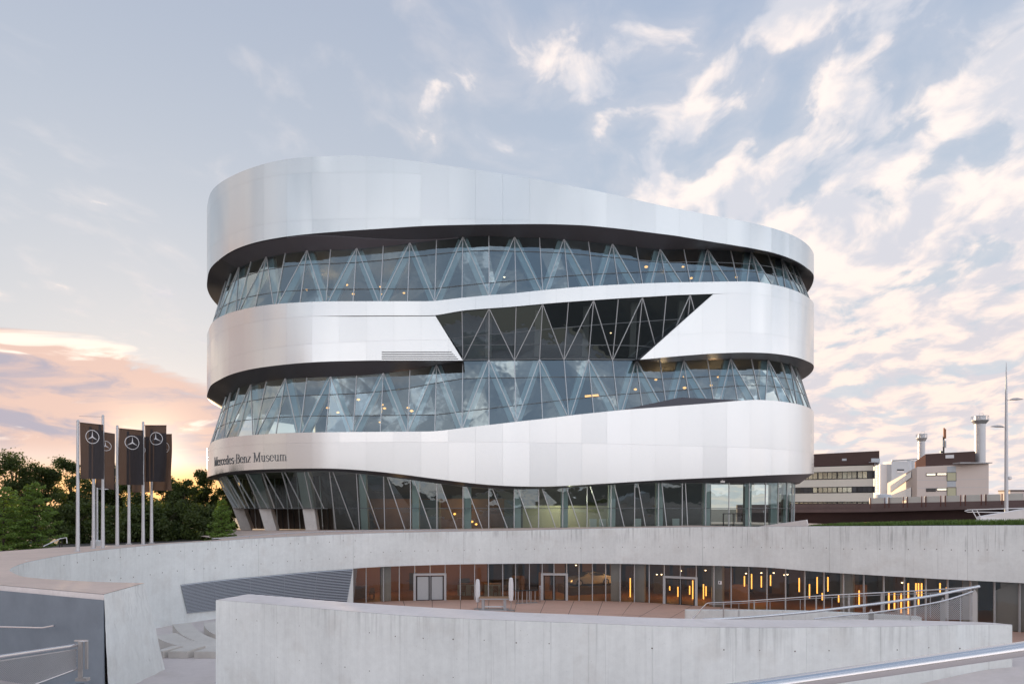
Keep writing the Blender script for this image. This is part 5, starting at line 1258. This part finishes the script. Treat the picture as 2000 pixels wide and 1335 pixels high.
for px0, px1 in ((1699, 1727), (1735, 1763), (1771, 1799), (1807, 1836), (1845, 1875), (1884, 1915), (1924, 1955.5), (1966, 2000), (2010, 2045), (2055, 2090)):
    f0_, z0 = line_z(px0, float(np.interp(px0, [1700, 2000, 2100], [983.5, 976.5, 973]))); f1_, z1 = line_z(px1, float(np.interp(px1, [1700, 2000, 2100], [983.5, 976.5, 973])))
    h = float(np.interp((px0+px1)/2, [1700, 2100], [1.05, 1.05])); mb = MB(); a, b = ovp(f0_, z0, .2), ovp(f1_, z1, .2)
    V = [a, b, b+Vector((0, 0, h)), a+Vector((0, 0, h))]; V = V+[v+Vector((0, .08, 0)) for v in V]; mb.add(V, [(0, 1, 2, 3), (7, 6, 5, 4), (0, 4, 5, 1), (1, 5, 6, 2), (2, 6, 7, 3), (3, 7, 4, 0)]); mb.out('barrier_panel', 'barrier', ov)
    for c in (a, b): mb = MB(); mb.box((c.x, c.y-.3, c.z-.1), (.12, .12, 2.4)); mb.out('post', 'rust_post', ov)
mb = MB(); p = at(1692, 1020.5, 62); mb.box(p, (.62, .2, .14)); tagp(mb.out('amber_marker', 'amber'), 'small amber marker on the ground behind the grass', 'marker')

def zpx(py, dist): return (HZ-py)*dist/FPX
GZ = -4.2
def face_box(p0, p1, f0_, f1_, z0, z1, out_, depth):
    a, b = p0.lerp(p1, f0_), p0.lerp(p1, f1_); n_ = Vector((-(p1-p0).y, (p1-p0).x, 0)).normalized()
    if n_.y > 0: n_ = -n_
    A, B = a+n_*out_, b+n_*out_; C, D = b+n_*(out_-depth), a+n_*(out_-depth)
    return MB().add([(v.x, v.y, z) for z in (z0, z1) for v in (A, B, C, D)], BOXF)
# left office block with window strips
D0, D1 = 205.0, 190.0
P0, P1 = at(1500, 992, D0), at(1706, 992, D1)
off_b = thing('office_block', 'cream office block with brown upper storey beside the museum', 'building', (P0.x, P0.y, GZ))
bk_ = Vector((10, 26, 0))
MB().prism([tuple(P0[:2]), tuple(P1[:2]), tuple((P1+bk_)[:2]), tuple((P0+bk_)[:2])], GZ, zpx(908, D1)).out('wall', 'cream_wall', off_b)
PR0, PR1 = P0+Vector((0, -.4, 0)), at(1717.5, 992, D1-.3)
ob = MB(); V = [(PR0.x, PR0.y, zpx(913.5, D0)), (PR1.x, PR1.y, zpx(906, D1)), (PR1.x+10, PR1.y+26, zpx(906, D1)), (PR0.x+10, PR0.y+26, zpx(913.5, D0)), (PR0.x, PR0.y, zpx(891, D0)), (PR1.x, PR1.y, zpx(880, D1)), (PR1.x+10, PR1.y+26, zpx(880, D1)), (PR0.x+10, PR0.y+26, zpx(891, D0))]
ob.add(V, BOXF); up = ob.out('brown_storey', 'brown_metal', off_b)
face_box(PR0, PR1, .68, .72, zpx(899.5, 195), zpx(895.5, 195), .1, .1).out('vent_window', 'panel_grey', up)
fx = lambda px: (px-1500)/206.0
for (ya, yb) in ((919.5, 936), (952, 961.8), (979, 984)):
    if ya == 952: ya, yb = 950.5, 962.5
    if ya == 919.5: ya, yb = 919.8, 936
    sl = (yb-ya)
    face_box(P0, P1, fx(1510), fx(1709), zpx(yb, 197), zpx(ya if ya > 930 else 921, 197), .05, .1).out('window_frame', 'frame_black', off_b)
    px = 1560
    for k in range(20):
        x0_ = 1528+k*8.95+(k//4)*1.6
        if x0_+7 > 1706: break
        dk = (ya < 930 and x0_ > 1693) or (945 < ya < 970 and (x0_ > 1664 or x0_ < 1586))
        face_box(P0, P1, fx(x0_), fx(x0_+7.6), zpx(yb-1.5, 197), zpx((ya if ya > 930 else 921)+1.5, 197), .12, .06).out('window', 'window_dark' if dk else 'window_bright', off_b)
# ladder on the corner
c = at(1712, 992, D1-1.2); mb = MB()
for s_ in (-.45, .45): mb.box((c.x+s_, c.y, (zpx(900, D1)+zpx(962, D1))/2), (.14, .14, zpx(900, D1)-zpx(962, D1)))
for i in range(22): mb.box((c.x, c.y, zpx(962, D1)+.45*i), (.9, .1, .12))
mb.box((c.x-.9, c.y-.6, zpx(903, D1)), (2.4, 1.4, .12)); mb.box((c.x-.9, c.y-1.2, zpx(899, D1)), (2.4, .08, .9)); mb.out('escape_ladder', 'panel_grey', off_b)
# right block
D2 = 185.0
Q0, Q1 = at(1791, 992, D2), at(1931, 992, D2-6); QL = at(1733, 992, 245)
rb_ = thing('factory_block', 'pale block with brown roof storey and two silver stacks', 'building', (Q0.x, Q0.y, GZ)); back_ = QL-Q0
zt_l, zt_r = zpx(911, D2), zpx(904.5, D2-6)
V = [(Q0.x, Q0.y, GZ), (Q1.x, Q1.y, GZ), (Q1.x+back_.x, Q1.y+back_.y, GZ), (QL.x, QL.y, GZ), (Q0.x, Q0.y, zt_l), (Q1.x, Q1.y, zt_r), (Q1.x+back_.x, Q1.y+back_.y, zpx(943, 245)), (QL.x, QL.y, zpx(943, 245))]
MB().add(V, BOXF).out('wall', 'pink_wall', rb_)
gx = lambda px: (px-1791)/140.0
for z0, z1, mat in ((910, 923, 'panel_grey'), (937, 950, 'panel_grey')): face_box(Q0, Q1, gx(1851), gx(1868), zpx(z1, D2-3), zpx(z0, D2-3), .08, .1).out('spandrel_panel', mat, rb_)
for x0_, x1_, y0, y1, mat in ((1851, 1868, 922.5, 938, 'window_yellow'), (1851, 1868, 952, 968, 'window_yellow'), (1810, 1828, 923.5, 927.5, 'window_bright'), (1831, 1849.5, 923, 927, 'window_bright'), (1810, 1828, 953.5, 958, 'window_dark'), (1831, 1849.5, 953, 957, 'window_bright')):
    f = face_box(Q0, Q1, gx(x0_-.8), gx(x1_+.8), zpx(y1+1, D2-3), zpx(y0-1, D2-3), .10, .1).out('window', 'frame_black', rb_); face_box(Q0, Q1, gx(x0_+.2), gx(x1_-.2), zpx(y1, D2-3), zpx(y0, D2-3), .16, .06).out('pane', mat, f)
for yy in (936, 951.5): face_box(Q0, Q1, 0.0, 1.0, zpx(yy+.35, D2-3), zpx(yy, D2-3), .02, .03).out('panel_joint', 'panel_grey', rb_)
# receding left flank with long windows
for y0, y1, y2, y3 in ((948, 961, 921, 932), (967, 985, 951, 972)):
    a, b = QL+Vector((2, -1, 0)), Q0+Vector((-.3, -.4, 0)); aa, bb = QL.lerp(Q0, .15), QL.lerp(Q0, .86)
    nrm = Vector((-.3, -.25, 0))
    V = [aa+nrm, bb+nrm]; zz = [zpx(y1, 236), zpx(y3, 195), zpx(y2, 195), zpx(y0, 236)]
    obj('flank_window', [(V[0].x, V[0].y, zz[0]), (V[1].x, V[1].y, zz[1]), (V[1].x, V[1].y, zz[2]), (V[0].x, V[0].y, zz[3])], [(0, 1, 2, 3)], 'window_dark', rb_)
# roof storey
U0, U1 = at(1808, 992, D2+2), at(1905, 992, D2-3); ul = Vector((4, 14, 0)); UB = at(1787, 992, D2+18)
zu0, zu1 = zpx(885, D2), zpx(880, D2-4); zb0, zb1 = zpx(910.5, D2), zpx(905.5, D2)
V = [(U0.x, U0.y, zb0-.5), (U1.x, U1.y, zb1-.5), (U1.x+ul.x, U1.y+ul.y, zb1-.5), (UB.x, UB.y, zb0-.5), (U0.x, U0.y, zu0), (U1.x, U1.y, zu1), (U1.x+ul.x, U1.y+ul.y, zu1), (UB.x, UB.y, zu0-1.0)]
rs = MB().add(V, BOXF).out('roof_storey', 'brown_metal', rb_)
V = [(U0.x-.05, U0.y-.05, zb0), (UB.x-.05, UB.y-.05, zb0), (UB.x-.05, UB.y-.05, zu0-1.1), (U0.x-.05, U0.y-.05, zu0-.1)]; obj('rust_flank', V, [(0, 1, 2, 3)], 'rust_wall', rs)
face_box(U0, U1, .405, .575, zpx(894.5, D2), zpx(888, D2), .1, .1).out('skylight', 'white_paint', rs)
mb = MB(); mb.box((Q1.x-3.6, Q1.y+1, zt_r+.15), (8.5, 3, .25)); mb.out('roof_platform', 'frame_grey', rb_)
def stack(px, ytop, yb, wpx, dist, lab):
    c = at(px, yb, dist); r = wpx/2*dist/FPX; z1 = zpx(ytop, dist); z0 = c.z; t = thing('exhaust_stack', lab, 'chimney', (c.x, c.y, z0), 'silver exhaust stacks on the factory')
    MB().lathe((c.x, c.y, 0), [(r, z0), (r, z1-1.2), (r*1.05, z1-1.2), (r*1.05, z1)], 24).out('shaft', 'pole', t, True)
    MB().lathe((c.x, c.y, 0), [(r*1.05, z1-2.2), (r*1.6, z1-1.3), (r*1.6, z1-1.15), (r*1.0, z1-1.1)], 24).out('gallery', 'frame_grey', t)
    mb = MB()
    for k in range(12): an = k*math.pi/6; mb.tube([(c.x+r*1.56*math.cos(an), c.y+r*1.56*math.sin(an), z1-1.2), (c.x+r*1.56*math.cos(an), c.y+r*1.56*math.sin(an), z1-.1)], .05, 4)
    mb.tube([(c.x+r*1.56*math.cos(a), c.y+r*1.56*math.sin(a), z1-.1) for a in np.linspace(0, 6.283, 25)], .05, 4); mb.out('guard_rail', 'panel_grey', t)
    MB().tube([(c.x-.2, c.y, z1), (c.x-.2, c.y, z1+.7), (c.x+.9, c.y, z1+.75), (c.x+.9, c.y, z1)], .06, 5).out('lifting_davit', 'panel_grey', t)
stack(1914, 812, 906, 18.5, D2+1, 'tall silver exhaust stack at the right roof corner')
stack(1800, 847, 900, 12, D2+18, 'shorter silver exhaust stack behind the rust coloured wall')
c = at(1843, 882, D2+3); t = thing('antenna_mast', 'dark telecom antenna mast on the brown roof storey', 'antenna', tuple(c)); z0, z1 = c.z-.6, zpx(834, D2+3)
MB().tube([(c.x, c.y, z0), (c.x, c.y, z1-2.5)], .22, 8).out('mast', 'frame_black', t)
for i, (dx_, dz_) in enumerate(((0, -1.2), (.35, -1.5), (-.35, -4.2), (.4, -4.4))): MB().box((c.x+dx_, c.y-.2, z1+dz_-.3), (.3, .25, 2.6 if i < 2 else 1.9)).out('antenna_panel', 'rust_wall' if i < 2 else 'panel_grey', t)
MB().box((c.x-.5, c.y, z0+.6), (.9, .4, .5)).out('equipment_box', 'frame_black', t)
# silos and plant between the blocks
c = at(1757, 992, 262); pl_ = thing('rooftop_plant', 'white plant tower with rounded ducts between the two blocks', 'building', (c.x, c.y, GZ))
MB().box((c.x-1.5, c.y, (zpx(901, 262)+GZ)/2), (6.6, 6, zpx(901, 262)-GZ)).out('tower', 'panel_grey', pl_); MB().box((c.x-6, c.y+3, (zpx(906, 262)+GZ)/2), (3.0, 6, zpx(906, 262)-GZ)).out('side_tower', 'white_paint', pl_)
for dx_ in (2.3, 4.2): MB().lathe((c.x+dx_, c.y-2, 0), [(1.2, zpx(940, 262)), (1.2, zpx(904, 262)), (.9, zpx(900, 262)), (.2, zpx(899, 262))], 16).out('duct', 'panel_grey', pl_, True)
MB().box((c.x-1.4, c.y-3.1, zpx(918, 262)), (2.6, .2, .5)).out('louvre', 'frame_black', pl_); MB().box((c.x-1.4, c.y-3.1, zpx(921.5, 262)), (2.6, .2, .8)).out('window', 'white_paint', pl_)
MB().tube([(c.x-4.7, c.y-3, zpx(900, 262)), (c.x+1, c.y-3, zpx(898.5, 262)), (c.x+5, c.y-3, zpx(897, 262)), (c.x+5.4, c.y-3, zpx(905, 262))], .25, 6).out('pipe', 'frame_grey', pl_)
c = at(1725, 965, 170); mb = MB(); mb.lathe((c.x, c.y, GZ), [(1.9, 0), (1.9, zpx(965, 170)-GZ-.4), (1.7, zpx(965, 170)-GZ), (.3, zpx(964, 170)-GZ)], 24); tagp(mb.out('white_tank', 'panel_grey', None, True), 'round pale tank at the foot of the escape ladder', 'tank')
c = at(1990, 992, 420); mb = MB(); mb.box((c.x+3, c.y, (zpx(959, 420)+GZ)/2), (24, 10, zpx(959, 420)-GZ)); t = mb.out('distant_block', 'pink_wall'); tagp(t, 'distant low pink building behind the street lamp', 'building'); MB().box((c.x+3, c.y-.2, zpx(959, 420)+.4), (24.6, 10.6, .8)).out('roof', 'brown_metal', t)

# twin-arm street lamp
dist = 72.0; c = at(1965.5, 1005, dist); c.z = -3.6
t = thing('street_lamp', 'tall tapering street lamp with two arms at the right edge', 'street lamp', tuple(c))
mb = MB(); mb.tube([tuple(c), (c.x, c.y, zpx(860, dist)), (c.x, c.y, zpx(760, dist)), (c.x, c.y, zpx(707, dist))], [.20, .16, .11, .02], 14); mb.out('pole', 'pole', t, True)
for sg, y in ((1, 780.5), (-1, 833.5)):
    z = zpx(y, dist); mb = MB(); mb.tube([(c.x, c.y, z-.05), (c.x+sg*.75, c.y-.1, z)], .035, 6); arm = mb.out('arm', 'pole', t)
    V = []; Fc = []; n = 12
    for i_, (u, w_, hz) in enumerate(((0, .05, .06), (.25, .2, .16), (.7, .26, .18), (1.15, .17, .09), (1.4, .03, .02))):
        for j in range(n): an = 2*math.pi*j/n; V.append((c.x+sg*(.35+u), c.y-.1+w_*math.cos(an), z+hz*(math.sin(an) if math.sin(an) > 0 else .35*math.sin(an))+u*.03))
    for i_ in range(4):
        for j in range(n): Fc.append((i_*n+j, i_*n+(j+1) % n, (i_+1)*n+(j+1) % n, (i_+1)*n+j))
    obj('lamp_head', V, Fc, 'steel_satin', arm, True)
MB().lathe((c.x+.28, c.y-.1, zpx(933, dist)), [(.05, -.2), (.2, -.1), (.2, .12), (.05, .2)], 12).out('camera_dome', 'white_paint', t)

# ================================================================== trees
def rnd_dirs(n):
    v = rng.normal(size=(n, 3)); return v/np.linalg.norm(v, axis=1)[:, None]
def leaf_mesh(name, C, size, mat, parent, flat=0.0):
    n = len(C); a = rnd_dirs(n); b = rnd_dirs(n); b -= (a*b).sum(1)[:, None]*a; b /= np.linalg.norm(b, axis=1)[:, None]+1e-6
    if flat: a[:, 2] *= (1-flat); b[:, 2] *= (1-flat)
    s_ = size*rng.uniform(.6, 1.3, n)[:, None]; a = a*s_; b = b*s_*.6
    V = np.stack([C-a, C+b, C+a, C-b], 1).reshape(-1, 3)
    me = bpy.data.meshes.new(name); me.vertices.add(len(V)); me.vertices.foreach_set('co', V.ravel()); me.loops.add(4*n); me.loops.foreach_set('vertex_index', np.arange(4*n))
    me.polygons.add(n); me.polygons.foreach_set('loop_start', np.arange(0, 4*n, 4)); me.polygons.foreach_set('loop_total', np.full(n, 4)); me.update(calc_edges=True); me.materials.append(MATS[mat])
    o = bpy.data.objects.new(name, me); COL.objects.link(o); return adopt(o, parent)
def tree(px, ytop, dist, wpx, lab, mat='leaf_dark', n=7000, feather=False, base=-3.9, lsize=None, low=.12):
    b = at(px, 992, dist); b.z = base; zt = zpx(ytop, dist); H = zt-base; w = wpx*dist/FPX/2
    t = thing('feathery_tree' if feather else 'broadleaf_tree', lab, 'tree', tuple(b), 'light green trees by the terrace' if feather else 'dark trees against the sunset')
    mb = MB(); lean_ = Vector((random.uniform(-.3, .3), random.uniform(-.3, .3), 0)); tp = b+Vector((0, 0, H*.75))+lean_
    mb.tube([tuple(b), tuple(b+Vector((0, 0, H*.35))+lean_*.4), tuple(tp)], [H*.022, H*.016, H*.005], 8); trunk = mb.out('trunk', 'bark', t, True)
    mb = MB()
    C = []
    if feather:
        nb = 46
        for k in range(nb):
            f = .10+.88*k/nb; an = k*2.4+random.random()*.6; rad = w*(1-f)**.5*random.uniform(.6, 1.2)*(.55+.45*min(1, f*6)); o_ = b+Vector((0, 0, H*f)); e = o_+Vector((math.cos(an)*rad, math.sin(an)*rad, rad*random.uniform(-.02, .22)))
            mb.tube([tuple(o_), tuple(e)], [.04, .01], 4)
            m_ = int(n/nb*(.3+1.4*(1-f))); u = rng.random(m_)**.6; side = rng.normal(0, .20*rad+.10, m_)*(1.1-.6*u); pp = np.array(o_)+u[:, None]*np.array(e-o_)
            pp += np.c_[-math.sin(an)*side, math.cos(an)*side, rng.normal(-.06, .07, m_)-abs(side)*.2]; C.append(pp)
    else:
        nl = 26
        for k in range(nl):
            f = random.uniform(low*.5, .93); an = random.random()*6.28; rr = w*(.35+.5*math.sin(math.pi*min(1, f*.95+.05)))*random.uniform(.3, 1.0)
            c = b+Vector((math.cos(an)*rr, math.sin(an)*rr, H*f)); sz = w*random.uniform(.18, .36); c.z = min(c.z, zt-sz*.8)
            mb.tube([tuple(b+Vector((0, 0, H*f*.6))), tuple(c)], [H*.007, .03], 4)
            m_ = n//nl; dd = rnd_dirs(m_); r_ = rng.random(m_)**.38; r_ = np.where(rng.random(m_) < .16, rng.uniform(.95, 1.45, m_), r_); bump = 1+.25*np.sin(dd[:, 0]*5+k)*np.cos(dd[:, 1]*6+k*2); C.append(np.array(c)+dd*(r_*bump*sz)[:, None]*np.array([1, 1, .85]))
    mb.out('limbs', 'bark', trunk)
    C = np.vstack(C); leaf_mesh('crown', C, lsize or max(.12, dist*.0021), mat, t, .35 if feather else 0)
TR = [(-60, 872, 78, 150, 'dark broadleaf tree cut by the left edge, tallest there'), (28, 878, 80, 112, 'tall rounded dark tree at the far left above the feathery trees'), (88, 906, 86, 90, 'dark tree with lower crown left of the flagpoles'), (138, 894, 82, 92, 'dark tree just left of the first flagpole'), (196, 908, 88, 90, 'dark tree behind the first pair of banners'), (226, 902, 92, 76, 'dark tree rising between the first two banners'), (268, 930, 86, 90, 'dark tree behind the middle banner'), (322, 928, 88, 88, 'dark tree right of the last banner with gold light at its top'), (366, 934, 84, 84, 'dark tree between the banners and the museum'), (404, 914, 98, 74, 'dark tree with taller crown touching the museum edge'), (440, 948, 96, 80, 'dark tree partly behind the museum corner')]
for a in TR: tree(*a, n=12000, lsize=a[2]*.0016)
for px, yt, dist, lab in ((20, 965, 70, 'dark bushy tree low behind the feathery trees at left'), (150, 978, 72, 'dark bushy tree low behind the first flagpole'), (240, 985, 72, 'dark bushy tree low behind the middle flagpoles'), (320, 980, 74, 'dark bushy tree low right of the last flagpole'), (395, 985, 74, 'dark bushy tree low beside the museum corner')):
    tree(px, yt, dist, 120, lab, n=9000, low=.05)
tree(8, 946, 52, 130, 'light green feathery tree at the left edge', 'leaf_light', 9000, True, lsize=.10)
tree(66, 936, 54, 118, 'taller light green feathery tree left of the flagpoles', 'leaf_light', 9000, True, lsize=.10)
tree(434, 972, 66, 62, 'light green feathery tree tucked behind the leaning museum pillars', 'leaf_light', 6000, True, lsize=.11)
